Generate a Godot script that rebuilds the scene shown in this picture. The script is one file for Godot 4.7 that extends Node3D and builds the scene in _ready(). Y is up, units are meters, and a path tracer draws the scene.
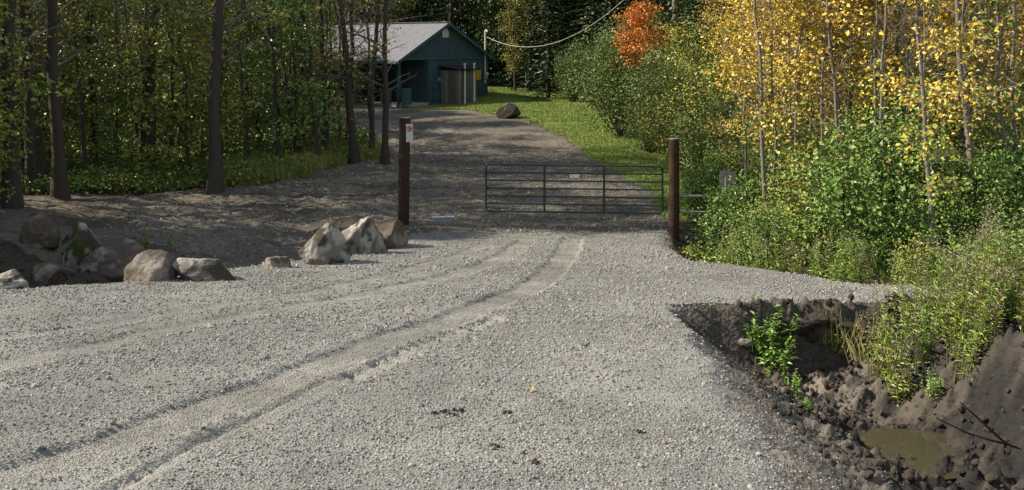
extends Node3D
# A gravel road running down to a farm gate, a teal shed beyond it, autumn woods on both sides.
# x is right, -z is ahead of the camera; "d" below means -z, in metres.

const F := 983.0                 # focal length in pixels of a 1024 x 490 picture
const PRINCIPAL_ROW := 130.0     # the photograph is cropped: its optical axis lies above the middle
const PITCH := 0.08625
const EYE := 1.65

var rng := RandomNumberGenerator.new()
var n_big := FastNoiseLite.new()
var n_mid := FastNoiseLite.new()
var n_fine := FastNoiseLite.new()
var n_cell := FastNoiseLite.new()
var used_names := {}
var M := {}
var noise_images := {}

# ------------------------------------------------------------------ pixels to places
func ray(px: float, py: float) -> Vector2:
	# (sideways, upward) per metre ahead
	var u := (px - 512.0) / F
	var v := (PRINCIPAL_ROW - py) / F
	var f := cos(PITCH) + v * sin(PITCH)
	return Vector2(u / f, (v * cos(PITCH) - sin(PITCH)) / f)

func at_depth(px: float, py: float, d: float) -> Vector3:
	var r := ray(px, py)
	return Vector3(r.x * d, EYE + r.y * d, -d)

func flat_hit(px: float, py: float, off := 0.0) -> Vector2:
	# (x, d) where the pixel's ray meets the plain road profile
	var r := ray(px, py)
	var d := 2.0
	var step := 0.5
	while d < 160.0 and EYE + r.y * d > base_height(d) + off:
		d += step
	for k in 14:
		step *= 0.5
		d += step if EYE + r.y * d > base_height(d) + off else -step
	return Vector2(r.x * d, d)

func hit(px: float, py: float) -> Vector3:
	# where the pixel's ray meets the ground as built
	var r := ray(px, py)
	var d := 3.0
	var step := 0.2
	while d < 160.0 and EYE + r.y * d > height(r.x * d, d):
		d += step
		step = maxf(0.1, d * 0.01)
	for k in 12:
		step *= 0.5
		d += step if EYE + r.y * d > height(r.x * d, d) else -step
	return Vector3(r.x * d, height(r.x * d, d), -d)

func ground(x: float, d: float, off := 0.0) -> Vector3:
	return Vector3(x, height(x, d) + off, -d)

# ------------------------------------------------------------------ terrain
func base_height(d: float) -> float:
	var h := -0.111 * clampf(d, -4.0, 400.0)
	var t := (d - 23.5) / 1.5
	h += 0.21 * (t if t > 20.0 else log(1.0 + exp(t)))
	if d > 66.0:
		h -= 0.02 * (d - 66.0)
	return h

const LEFT_EDGE := [[40.0, -1.4], [24.0, -1.6], [21.0, -1.9], [18.4, -2.3], [15.25, -3.4], [13.43, -4.4], [12.28, -5.3], [11.64, -6.2], [10.4, -8.4], [8.5, -13.0], [5.0, -22.0], [-20.0, -60.0]]
const SHOULDER := [[11.2, 1.66], [10.47, 1.66], [9.2, 1.62], [7.64, 1.52], [5.78, 1.37], [4.63, 1.26], [2.0, 1.1], [-20.0, 0.9]]
const DITCH_MID := [[10.45, 2.35, 0.0], [10.36, 2.4, 0.72], [9.6, 2.62, 0.80], [8.6, 2.98, 0.90], [7.75, 3.25, 0.97], [6.5, 3.45, 0.97], [4.0, 3.5, 0.92], [-5.0, 3.4, 0.8], [-20.0, 3.2, 0.7]]

func lookup(table: Array, d: float, column := 1) -> float:
	if d >= table[0][0]:
		return table[0][column]
	for k in range(1, table.size()):
		if d >= table[k][0]:
			var t: float = (d - table[k][0]) / (table[k - 1][0] - table[k][0])
			return lerpf(table[k][column], table[k - 1][column], t)
	return table[-1][column]

func past_left_edge(x: float, d: float) -> float:
	# about how far beyond the gravel's far-left edge (positive = outside the gravel)
	return (lookup(LEFT_EDGE, d) - x) * 0.62

const RIGHT_EDGE := [[60.0, 9.0], [30.0, 4.9], [24.0, 4.0], [21.0, 3.5], [19.0, 3.0], [17.0, 2.75], [15.25, 2.8], [13.67, 3.79], [12.1, 4.61], [11.5, 7.0]]

func past_right_far(x: float, d: float) -> float:
	# beyond the apron's far edge on the other side, which then turns into a lane going sideways
	return minf((x - lookup(RIGHT_EDGE, d)) * 0.8, d - 12.1 + (x - 4.61) * 0.05)

func ditch_amount(x: float, d: float) -> Vector2:
	# (depth below the road, 0..1 inside)
	if d > 10.5 or x < 1.0:
		return Vector2.ZERO
	var mid := lookup(DITCH_MID, d)
	var deep := lookup(DITCH_MID, d, 2)
	var t: float
	var edge := lookup(SHOULDER, d) + 0.14 * n_mid.get_noise_1d(d * 1.3) + 0.06 * n_mid.get_noise_1d(d * 5.0)
	var toe := lerpf(mid - 0.12, edge + 0.2, smoothstep(9.0, 9.7, d))
	if x < toe:
		t = (toe - x) / maxf(0.15, toe - edge)
	elif x < mid:
		t = 0.0
	else:
		t = (x - mid - 0.25) / (0.9 if d < 8.6 else 0.9 + (d - 8.6) * 0.8)
	t = clampf(t, 0.0, 1.0)
	var rise := t * t if x >= mid else lerpf(t, smoothstep(0.0, 1.0, t), 0.2)
	return Vector2(deep * (1.0 - rise), 1.0 - t)

func height(x: float, d: float) -> float:
	var h := base_height(d)
	if d > 45.0 or absf(x) > 25.0:
		return h + 0.35 * n_big.get_noise_2d(x, d) + maxf(0.0, absf(x) - 25.0) * 0.06
	var rough := 0.02
	if d < 10.6 and x > 1.0:
		var q := ditch_amount(x, d)
		h -= q.x
		if x > 1.9 or q.y > 0.5:
			var lumpy := clampf((x - 1.9) * 1.2, 0.0, 1.0)
			h += lumpy * (0.10 * n_mid.get_noise_2d(x * 2.2, d * 2.2) + 0.085 * (0.3 - absf(n_mid.get_noise_2d(x * 5.0, d * 5.0 + 40.0))) + 0.13 * n_mid.get_noise_2d(x * 10.0, d * 10.0) * (0.4 + absf(n_mid.get_noise_2d(x * 2.0 + 60.0, d * 2.0)) * 2.0) + 0.07 * n_mid.get_noise_2d(x * 26.0, d * 26.0) + 0.02 * n_fine.get_noise_2d(x * 4.0, d * 4.0))
			# the bulldozed mud bank on the far side
			var bank := exp(-pow((x - 4.35) / 0.75, 2.0) - pow((d - 7.1) / 1.25, 2.0))
			h += 0.2 * bank
			# a little gully cut into it
			h -= 0.20 * exp(-pow((x - 3.62) / 0.1, 2.0) - pow((d - 8.25) / 0.22, 2.0))
			h -= 0.20 * exp(-pow((x - 2.75) / 0.42, 2.0) - pow((d - 8.75) / 0.09, 2.0))
			h += 0.12 * exp(-pow((x - 3.05) / 0.4, 2.0) - pow((d - 8.45) / 0.16, 2.0))
			rough = 0.03
		else:
			h += 0.05 * q.y * n_mid.get_noise_2d(x * 3.0 + 9.0, d * 3.0)
		if x < 3.1 and q.y < 1.0:
			h += 0.11 * sin(PI * q.y) * n_mid.get_noise_2d(x * 1.6, d * 7.0 + x * 3.0)   # runnels down the shoulder
	# the hole with boulders on the far left
	var e := past_left_edge(x, d)
	if e > -0.6:
		var inside := smoothstep(-0.3, 1.1, e) * (1.0 - smoothstep(1.8, 4.2, e)) * (1.0 - smoothstep(19.5, 22.5, d))
		h -= 0.6 * inside
		var soft := smoothstep(0.2, 1.2, e)
		h += soft * (0.14 * n_mid.get_noise_2d(x * 0.9, d * 0.9) + 0.06 * n_mid.get_noise_2d(x * 3.0, d * 3.0))
		if d < 30.0:
			h += 0.45 * smoothstep(3.0, 7.0, e) * (1.0 - smoothstep(22.0, 30.0, d))   # bank under the first trees
		if d > 19.0:
			h += 0.12 * exp(-pow((x + 2.6) / 1.2, 2.0) - pow((d - 22.3) / 1.6, 2.0))
	# the hollow beside the gate post on the other side
	if x > 2.2 and d > 12.0 and d < 30.0:
		var r := past_right_far(x, d)
		if r > -0.3:
			h -= 0.55 * smoothstep(-0.15, 0.7, r) * (1.0 - smoothstep(2.0, 3.2, r)) * (1.0 - smoothstep(19.0, 22.0, d))
			h += smoothstep(0.0, 1.0, r) * 0.1 * n_mid.get_noise_2d(x, d)
	# slow undulation and small roughness
	h += 0.05 * n_big.get_noise_2d(x * 2.5, d * 2.5) * smoothstep(2.0, 9.0, d)
	h += rough * n_mid.get_noise_2d(x * 2.5, d * 2.5 + 70.0)
	if d > 18.0:
		h += smoothstep(18.0, 23.0, d) * 0.03 * n_mid.get_noise_2d(x * 1.3 + 30.0, d * 1.3) + smoothstep(18.0, 23.0, d) * 0.03 * n_mid.get_noise_2d(x * 4.0 + 30.0, d * 4.0)
	if d < 26.0 and d > 2.0 and x > GX0 and x < GX1:
		h += rut_at(x, d).x
	return h

# wheel tracks, stamped into a grid of 3 cm cells: (height, how compacted)
const GX0 := -10.0
const GX1 := 5.0
const GD0 := 2.0
const GD1 := 26.0
const GC := 0.03
var gw := int((GX1 - GX0) / GC) + 2
var gh := int((GD1 - GD0) / GC) + 2
var rut_h := PackedFloat32Array()
var rut_m := PackedFloat32Array()

func rut_at(x: float, d: float) -> Vector2:
	var a := (x - GX0) / GC
	var b := (d - GD0) / GC
	var i := int(a)
	var j := int(b)
	if i < 0 or j < 0 or i >= gw - 1 or j >= gh - 1:
		return Vector2.ZERO
	var k := j * gw + i
	a -= i
	b -= j
	return Vector2(lerpf(lerpf(rut_h[k], rut_h[k + 1], a), lerpf(rut_h[k + gw], rut_h[k + gw + 1], a), b), rut_m[k])

func stamp_track(pixels: Array, width: float, deep: float, ridge: float, lugs := 0.0, packed := 1.0, ragged := 0.05) -> void:
	var line := Curve2D.new()
	for k in pixels.size():
		var p := flat_hit(pixels[k][0], pixels[k][1])
		var before := flat_hit(pixels[maxi(k - 1, 0)][0], pixels[maxi(k - 1, 0)][1])
		var after := flat_hit(pixels[mini(k + 1, pixels.size() - 1)][0], pixels[mini(k + 1, pixels.size() - 1)][1])
		var tangent := (after - before) / 6.0
		line.add_point(p, -tangent, tangent)
	line.bake_interval = 0.05
	var pts := line.get_baked_points()
	var near := {}                     # cell -> (distance, along)
	var along := 0.0
	var reach := width * 0.5 + 0.22
	var cells := int(reach / GC) + 1
	for k in range(0, pts.size() - 1):
		var p: Vector2 = pts[k]
		var t: Vector2 = (pts[k + 1] - p).normalized()
		var side := Vector2(-t.y, t.x)
		along += p.distance_to(pts[k + 1])
		var ci := int((p.x - GX0) / GC)
		var cj := int((p.y - GD0) / GC)
		for s in range(-cells, cells + 1):
			# walk across the track, two cells along
			for o in 3:
				var q: Vector2 = p + side * (s * GC) + t * (o * GC * 0.7)
				var i := int((q.x - GX0) / GC)
				var j := int((q.y - GD0) / GC)
				if i < 0 or j < 0 or i >= gw or j >= gh:
					continue
				near[j * gw + i] = Vector2(s * GC, along + o * GC * 0.7)
	for key in near:
		var e: float = near[key].x
		var s: float = near[key].y
		var wob: float = ragged * n_mid.get_noise_2d(s * 2.0, signf(e) * 30.0) + ragged * 0.6 * n_mid.get_noise_2d(s * 7.0, signf(e) * 50.0)
		var half := width * 0.5 + wob
		var x := absf(e)
		var in_ := 1.0 - smoothstep(half - 0.035, half + 0.01, x)
		var lip := exp(-pow((x - half - 0.03) / 0.03, 2.0))
		if lugs > 0.0:
			var f := fposmod((s - e * 0.5) / lugs, 1.0)
			var cut := 1.0 - smoothstep(0.28, 0.45, absf(f - 0.5))
			rut_h[key] += in_ * (ridge * (1.0 - cut) - deep * cut)
			rut_m[key] = maxf(rut_m[key], in_ * packed * cut)
		else:
			var grain := 0.008 * sin(e * 70.0 + 2.0 * n_mid.get_noise_1d(s * 0.6)) + 0.006 * n_mid.get_noise_2d(e * 20.0, s * 1.2)
			rut_h[key] += in_ * (-deep + grain) + ridge * lip * (0.7 + 0.9 * n_mid.get_noise_2d(s * 3.0, e * 2.0))
			rut_m[key] = maxf(rut_m[key], in_ * packed)

# ------------------------------------------------------------------ what the ground is made of
var lawn_edge := PackedVector2Array()
var yard_edge := PackedVector2Array()

enum {GRAVEL, EARTH, YARD, LAWN, WOOD}

func kind_at(x: float, d: float) -> int:
	var wx := x + 0.16 * n_mid.get_noise_2d(x * 2.0, d * 2.0)
	var wd := d + 0.16 * n_mid.get_noise_2d(x * 2.0 + 50.0, d * 2.0)
	if d < 10.7 and x > 1.2:
		if x > lookup(SHOULDER, d) + 0.06 + 0.14 * n_mid.get_noise_1d(d * 1.3) + 0.07 * n_mid.get_noise_1d(d * 5.0):
			return EARTH
	if x > 2.4 and d < 21.0:
		var r := past_right_far(wx, wd)
		if r > 0.0:
			return WOOD if r > 0.5 else EARTH
		if x > 5.0 and d < 10.3:
			return WOOD
	var e := past_left_edge(wx, wd)
	if e > 0.0 and d < 21.0:
		if Geometry2D.is_point_in_polygon(Vector2(wx, wd), yard_edge):
			return YARD
		return EARTH if e < 5.0 else WOOD
	if d < 20.0 + 1.6 * n_mid.get_noise_2d(x * 0.7 + 3.0, d * 0.7) + 1.0 * n_mid.get_noise_2d(x * 3.0, d * 3.0):
		return GRAVEL
	if Geometry2D.is_point_in_polygon(Vector2(wx, wd), yard_edge):
		return YARD
	if Geometry2D.is_point_in_polygon(Vector2(wx, wd), lawn_edge):
		return LAWN
	return WOOD

func ground_color(x: float, d: float, kind: int) -> Color:
	var a := n_mid.get_noise_2d(x * 0.8, d * 0.8)
	var b := n_mid.get_noise_2d(x * 4.0 + 20.0, d * 4.0)
	var c: Color
	match kind:
		GRAVEL:
			c = Color(0.268, 0.266, 0.246)
			var m := rut_at(x, d).y if d < 26.0 else 0.0
			c = c.lerp(Color(0.285, 0.275, 0.246) * (1.0 + 0.25 * n_mid.get_noise_2d(x * 3.0 + 5.0, d * 3.0)), m * 0.9)
			c = c * (1.0 + 0.30 * a + 0.16 * b)
		EARTH:
			c = Color(0.070, 0.056, 0.043)
			if x > 0.0:
				var wet := smoothstep(-0.35, 0.25, n_mid.get_noise_2d(x * 1.1 + 77.0, d * 1.1) + 0.8 * n_mid.get_noise_2d(x * 4.0 + 7.0, d * 4.0))
				c = Color(0.078, 0.066, 0.054).lerp(Color(0.028, 0.026, 0.025), wet)
				# earth heaped at the ditch's end, sunlight on it put into the colour
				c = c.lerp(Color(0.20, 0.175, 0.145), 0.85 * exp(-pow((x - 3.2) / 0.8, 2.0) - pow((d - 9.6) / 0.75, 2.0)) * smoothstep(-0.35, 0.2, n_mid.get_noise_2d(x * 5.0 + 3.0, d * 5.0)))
				if d < 10.5 and d > -20.0:
					# gravel spilled down the shoulder
					var s := x - lookup(SHOULDER, d)
					var spill := 1.0 - smoothstep(0.05, 0.3, s + 0.35 * b)
					c = c.lerp(Color(0.175, 0.155, 0.13), (1.0 - smoothstep(0.75, 1.15, s + 0.4 * b)) * 0.85)
					c = c.lerp(Color(0.25, 0.232, 0.20), spill)
			else:
				c = c.lerp(Color(0.125, 0.11, 0.092), smoothstep(0.05, 0.45, a))
			c = c * (1.0 + 0.2 * b)
		YARD:
			c = Color(0.165, 0.145, 0.115) * (1.0 + 0.3 * a + 0.2 * b)
			c = c.lerp(Color(0.075, 0.062, 0.046), smoothstep(0.0, 0.45, n_mid.get_noise_2d(x * 0.5 + 9.0, d * 1.4)) * 0.75)
		LAWN:
			c = Color(0.11, 0.17, 0.04).lerp(Color(0.19, 0.20, 0.065), smoothstep(-0.2, 0.5, a))
		_:
			c = Color(0.085, 0.062, 0.038) * (1.0 + 0.3 * a + 0.2 * b)
	c.a = 1.0
	return c

# ------------------------------------------------------------------ building helpers
class Shape:
	var v := PackedVector3Array()
	var n := PackedVector3Array()
	var c := PackedColorArray()
	var uv := PackedVector2Array()
	var i := PackedInt32Array()
	var smooth := false

	func leaf(p: Vector3, dir: Vector3, side: Vector3, fold: Vector3, long: float, wide: float, col: Color) -> void:
		var k := v.size()
		var m := p + dir * (long * 0.45) + fold * (wide * 0.35)
		v.append(p)
		v.append(m + side * wide * 0.5)
		v.append(p + dir * long)
		v.append(m - side * wide * 0.5)
		for q in 4:
			c.append(col)
		i.append_array(PackedInt32Array([k, k + 1, k + 2, k, k + 2, k + 3]))

	func tri(a: Vector3, b: Vector3, d: Vector3, col := Color.WHITE) -> void:
		var k := v.size()
		v.append(a); v.append(b); v.append(d)
		c.append(col); c.append(col); c.append(col)
		i.append_array(PackedInt32Array([k, k + 1, k + 2]))

	func quad(a: Vector3, b: Vector3, d: Vector3, e: Vector3, col := Color.WHITE) -> void:
		var k := v.size()
		v.append(a); v.append(b); v.append(d); v.append(e)
		for q in 4:
			c.append(col)
		i.append_array(PackedInt32Array([k, k + 1, k + 2, k, k + 2, k + 3]))

	func box(at: Vector3, size: Vector3, turn := Basis.IDENTITY, col := Color.WHITE) -> void:
		var h := size * 0.5
		var p := []
		for s in [Vector3(-1, -1, -1), Vector3(1, -1, -1), Vector3(1, 1, -1), Vector3(-1, 1, -1), Vector3(-1, -1, 1), Vector3(1, -1, 1), Vector3(1, 1, 1), Vector3(-1, 1, 1)]:
			p.append(at + turn * (s * h))
		for f in [[0, 1, 2, 3], [5, 4, 7, 6], [4, 0, 3, 7], [1, 5, 6, 2], [3, 2, 6, 7], [4, 5, 1, 0]]:
			quad(p[f[0]], p[f[1]], p[f[2]], p[f[3]], col)

	func slab(outline: PackedVector3Array, thick: Vector3, col := Color.WHITE) -> void:
		# a convex plate with thickness
		var m := outline.size()
		for k in range(1, m - 1):
			tri(outline[0], outline[k], outline[k + 1], col)
			tri(outline[0] + thick, outline[k + 1] + thick, outline[k] + thick, col)
		for k in m:
			var o := (k + 1) % m
			quad(outline[o], outline[k], outline[k] + thick, outline[o] + thick, col)

	func tube(pts: PackedVector3Array, radii: PackedFloat32Array, sides := 7, col := Color.WHITE, bumpy := 0.0, cap := true) -> void:
		smooth = true
		var first := v.size()
		var up := Vector3.UP
		for k in pts.size():
			var t := (pts[mini(k + 1, pts.size() - 1)] - pts[maxi(k - 1, 0)]).normalized()
			var a := t.cross(Vector3.RIGHT if absf(t.x) < 0.8 else Vector3.FORWARD).normalized()
			var b := a.cross(t)
			for s in sides:
				var w := TAU * s / sides
				var o := a * cos(w) + b * sin(w)
				var r := radii[k] * (1.0 + bumpy * sin(s * 2.4 + k * 1.7) * cos(k * 0.9 + s))
				v.append(pts[k] + o * r)
				n.append(o)
				c.append(col)
		for k in pts.size() - 1:
			for s in sides:
				var a := first + k * sides + s
				var b := first + k * sides + (s + 1) % sides
				i.append_array(PackedInt32Array([a, b, a + sides, b, b + sides, a + sides]))
		if cap:
			for end in [0, pts.size() - 1]:
				var t := (pts[end] - pts[1 if end == 0 else end - 1]).normalized()
				var m := v.size()
				v.append(pts[end]); n.append(t); c.append(col)
				for s in sides:
					v.append(v[first + end * sides + s]); n.append(t); c.append(col)
				for s in sides:
					if end == 0:
						i.append_array(PackedInt32Array([m, m + 1 + (s + 1) % sides, m + 1 + s]))
					else:
						i.append_array(PackedInt32Array([m, m + 1 + s, m + 1 + (s + 1) % sides]))

	func mesh() -> ArrayMesh:
		var a := []
		a.resize(Mesh.ARRAY_MAX)
		a[Mesh.ARRAY_VERTEX] = v
		if smooth and n.size() == v.size():
			a[Mesh.ARRAY_NORMAL] = n
		if c.size() == v.size():
			a[Mesh.ARRAY_COLOR] = c
		if uv.size() == v.size():
			a[Mesh.ARRAY_TEX_UV] = uv
		a[Mesh.ARRAY_INDEX] = i
		var m := ArrayMesh.new()
		m.add_surface_from_arrays(Mesh.PRIMITIVE_TRIANGLES, a)
		return m

func numbered(called: String) -> String:
	var k: int = used_names.get(called, 0)
	used_names[called] = k + 1
	return called if k == 0 else "%s_%03d" % [called, k]

func tag(o: Node, label := "", category := "", group := "", kind := "") -> Node:
	if label: o.set_meta("label", label)
	if category: o.set_meta("category", category)
	if group: o.set_meta("group", group)
	if kind: o.set_meta("kind", kind)
	return o

func thing(called: String, at: Vector3, label: String, category: String, group := "") -> Node3D:
	var o := Node3D.new()
	o.name = numbered(called)
	add_child(o)
	o.position = at
	tag(o, label, category, group)
	return o

func part(called: String, mesh: Mesh, mat: Material, parent: Node) -> MeshInstance3D:
	var o := MeshInstance3D.new()
	o.name = called
	o.mesh = mesh
	o.material_override = mat
	parent.add_child(o, true)
	return o

func top(called: String, mesh: Mesh, mat: Material, at: Vector3, label: String, category: String, group := "", kind := "") -> MeshInstance3D:
	var o := MeshInstance3D.new()
	o.name = numbered(called)
	o.mesh = mesh
	o.material_override = mat
	add_child(o)
	o.position = at
	tag(o, label, category, group, kind)
	return o

func copy_of(proto: Node3D, called: String, at: Vector3, turn: float, size: float, label: String, category: String, group := "", axis := Vector3.UP) -> Node3D:
	var o: Node3D = proto.duplicate()
	o.name = numbered(called)
	add_child(o)
	var y := axis.normalized()
	var x := y.cross(Vector3.FORWARD).normalized()
	var b := Basis(x, y, x.cross(y)) * Basis(Vector3.UP, turn)
	o.transform = Transform3D(b.scaled_local(Vector3.ONE * size), at)
	tag(o, label, category, group)
	return o

func scatter(called: String, mesh: Mesh, mat: Material, where: Array, label: String, category: String) -> void:
	# stuff nobody could count
	var mm := MultiMesh.new()
	mm.transform_format = MultiMesh.TRANSFORM_3D
	mm.mesh = mesh
	mm.instance_count = where.size()
	for k in where.size():
		mm.set_instance_transform(k, where[k])
	var o := MultiMeshInstance3D.new()
	o.name = numbered(called)
	o.multimesh = mm
	o.material_override = mat
	add_child(o)
	tag(o, label, category, "", "stuff")

func noise_tex(freq: float, low: float, high: float, kind := FastNoiseLite.TYPE_SIMPLEX_SMOOTH, octaves := 4, normal := false, bump := 4.0, size := 512) -> NoiseTexture2D:
	var n := FastNoiseLite.new()
	n.noise_type = kind
	n.seed = int(freq * 1000.0) + octaves
	n.frequency = freq
	n.fractal_octaves = octaves
	if kind == FastNoiseLite.TYPE_CELLULAR:
		n.cellular_return_type = FastNoiseLite.RETURN_CELL_VALUE if not normal else FastNoiseLite.RETURN_DISTANCE
		n.fractal_type = FastNoiseLite.FRACTAL_NONE if octaves < 2 else FastNoiseLite.FRACTAL_FBM
	var t := NoiseTexture2D.new()
	t.width = size
	t.height = size
	t.seamless = true
	t.as_normal_map = normal
	t.bump_strength = bump
	t.noise = n
	if not normal:
		var r := Gradient.new()
		r.colors = PackedColorArray([Color(low, low, low), Color(high, high, high)])
		t.color_ramp = r
	return t

func mat(called: String, albedo := Color.WHITE, rough := 0.9, vertex := true, tex: Texture2D = null, scale := 1.0, nor: Texture2D = null, nscale := 1.0, world := true) -> StandardMaterial3D:
	var m := StandardMaterial3D.new()
	m.resource_name = called
	m.albedo_color = albedo
	m.roughness = rough
	m.vertex_color_use_as_albedo = vertex
	m.cull_mode = BaseMaterial3D.CULL_DISABLED
	m.metallic_specular = 0.3
	if tex or nor:
		m.uv1_triplanar = true
		m.uv1_world_triplanar = world
		m.uv1_scale = Vector3.ONE * scale
		m.albedo_texture = tex
		if nor:
			m.normal_enabled = true
			m.normal_texture = nor
			m.normal_scale = nscale
	M[called] = m
	return m

func lin(r: float, g: float, b: float) -> Color:
	return Color(r, g, b).linear_to_srgb()

# ------------------------------------------------------------------ stones
func icosphere(levels: int) -> Array:
	var t := (1.0 + sqrt(5.0)) / 2.0
	var v := []
	for p in [Vector3(-1, t, 0), Vector3(1, t, 0), Vector3(-1, -t, 0), Vector3(1, -t, 0), Vector3(0, -1, t), Vector3(0, 1, t), Vector3(0, -1, -t), Vector3(0, 1, -t), Vector3(t, 0, -1), Vector3(t, 0, 1), Vector3(-t, 0, -1), Vector3(-t, 0, 1)]:
		v.append(p.normalized())
	var f := [[0, 11, 5], [0, 5, 1], [0, 1, 7], [0, 7, 10], [0, 10, 11], [1, 5, 9], [5, 11, 4], [11, 10, 2], [10, 7, 6], [7, 1, 8], [3, 9, 4], [3, 4, 2], [3, 2, 6], [3, 6, 8], [3, 8, 9], [4, 9, 5], [2, 4, 11], [6, 2, 10], [8, 6, 7], [9, 8, 1]]
	for l in levels:
		var mids := {}
		var g := []
		for q in f:
			var m := []
			for e in 3:
				var a: int = q[e]
				var b: int = q[(e + 1) % 3]
				var key := mini(a, b) * 100000 + maxi(a, b)
				if not mids.has(key):
					mids[key] = v.size()
					v.append(((v[a] + v[b]) * 0.5).normalized())
				m.append(mids[key])
			g.append([q[0], m[0], m[2]])
			g.append([q[1], m[1], m[0]])
			g.append([q[2], m[2], m[1]])
			g.append(m)
		f = g
	return [v, f]

func rock_mesh(levels: int, size: Vector3, planes: int, sharp: float, tone: Callable, flat := false, taper := 0.0, skew := 0.0) -> ArrayMesh:
	var ico := icosphere(levels)
	var cuts := []
	for k in planes:
		var dir := Vector3(rng.randfn(), rng.randfn(), rng.randfn()).normalized()
		cuts.append([dir, rng.randf_range(0.5, 0.9)])
	var off := Vector3(rng.randf() * 90.0, rng.randf() * 90.0, rng.randf() * 90.0)
	var s := Shape.new()
	for p: Vector3 in ico[0]:
		var r := 1.0
		for q in cuts:
			var w: float = p.dot(q[0])
			if w > 0.05:
				r = minf(r, lerpf(1.0, q[1] / w, sharp) if q[1] / w < 1.0 else 1.0)
		r += 0.09 * n_mid.get_noise_3dv(p * 1.6 + off) + 0.045 * n_mid.get_noise_3dv(p * 6.0 + off)
		if levels > 2:
			r += 0.025 * n_fine.get_noise_3dv(p * 12.0 + off)
		var at := p * r
		var narrow := 1.0 - taper * clampf((at.y + 0.7) / 1.7, 0.0, 1.0)
		s.v.append(Vector3(at.x * narrow + skew * at.y, at.y, at.z * narrow) * size)
		s.c.append(tone.call(p * size + off))
	for q in ico[1]:
		s.i.append_array(PackedInt32Array([q[0], q[2], q[1]]))
	if not flat:
		s.n.resize(s.v.size())
		for k in range(0, s.i.size(), 3):
			var m := (s.v[s.i[k + 2]] - s.v[s.i[k]]).cross(s.v[s.i[k + 1]] - s.v[s.i[k]])
			for e in 3:
				s.n[s.i[k + e]] += m
		for k in s.n.size():
			s.n[k] = s.n[k].normalized()
		s.smooth = true
	return s.mesh()

func stone_grey(_p: Vector3) -> Color:
	return Color(1, 1, 1)

func boulder_tone(p: Vector3) -> Color:
	var a := n_mid.get_noise_3dv(p * 2.5)
	var b := n_mid.get_noise_3dv(p * 9.0)
	var c := Color(0.19, 0.175, 0.15).lerp(Color(0.40, 0.38, 0.34), smoothstep(-0.25, 0.3, a + 0.4 * b))
	c = c.lerp(Color(0.075, 0.064, 0.05), smoothstep(0.0, 0.3, n_mid.get_noise_3dv(p * 4.0 + Vector3(31, 7, 3)) + 0.3 * b))
	return c

func brown_tone(p: Vector3) -> Color:
	var a := n_mid.get_noise_3dv(p * 3.0)
	var b := n_mid.get_noise_3dv(p * 9.0)
	return Color(0.13, 0.105, 0.082).lerp(Color(0.29, 0.255, 0.215), smoothstep(-0.1, 0.4, a + 0.4 * b))

func dark_tone(p: Vector3) -> Color:
	return brown_tone(p) * 0.42

func mossy_tone(p: Vector3) -> Color:
	var c := boulder_tone(p)
	return c.lerp(Color(0.06, 0.075, 0.02), smoothstep(0.08, 0.25, n_mid.get_noise_3dv(p * 3.2 + Vector3(5, 5, 5)) + 0.2 * n_mid.get_noise_3dv(p * 14.0)))

func clod_tone(p: Vector3) -> Color:
	return Color(0.062, 0.050, 0.040) * (1.0 + 0.5 * n_mid.get_noise_3dv(p * 8.0))

# ------------------------------------------------------------------ trees and plants
func pick(palette: Array) -> Color:
	var a: Color = palette[rng.randi() % palette.size()]
	var b: Color = palette[rng.randi() % palette.size()]
	var c := a.lerp(b, rng.randf() * 0.5) * rng.randf_range(0.75, 1.25)
	c.a = 1.0
	return c

func rand_dir() -> Vector3:
	return Vector3(rng.randfn(), rng.randfn(), rng.randfn()).normalized()

func leaves_round(s: Shape, p: Vector3, spread: Vector3, count: int, size: float, palette: Array, droop := 0.3, flatness := 0.35) -> void:
	for k in count:
		var o := Vector3(rng.randfn(), rng.randfn(), rng.randfn()) * spread * 0.55
		var dir := (Vector3(o.x, 0.0, o.z).normalized() + rand_dir() * 0.8 + Vector3.DOWN * droop).normalized()
		var up := (Vector3.UP * flatness + rand_dir()).normalized()
		var side := dir.cross(up).normalized()
		var l := size * rng.randf_range(0.5, 1.45)
		s.leaf(p + o, dir, side, side.cross(dir), l, l * rng.randf_range(0.55, 0.85), pick(palette))

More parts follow.
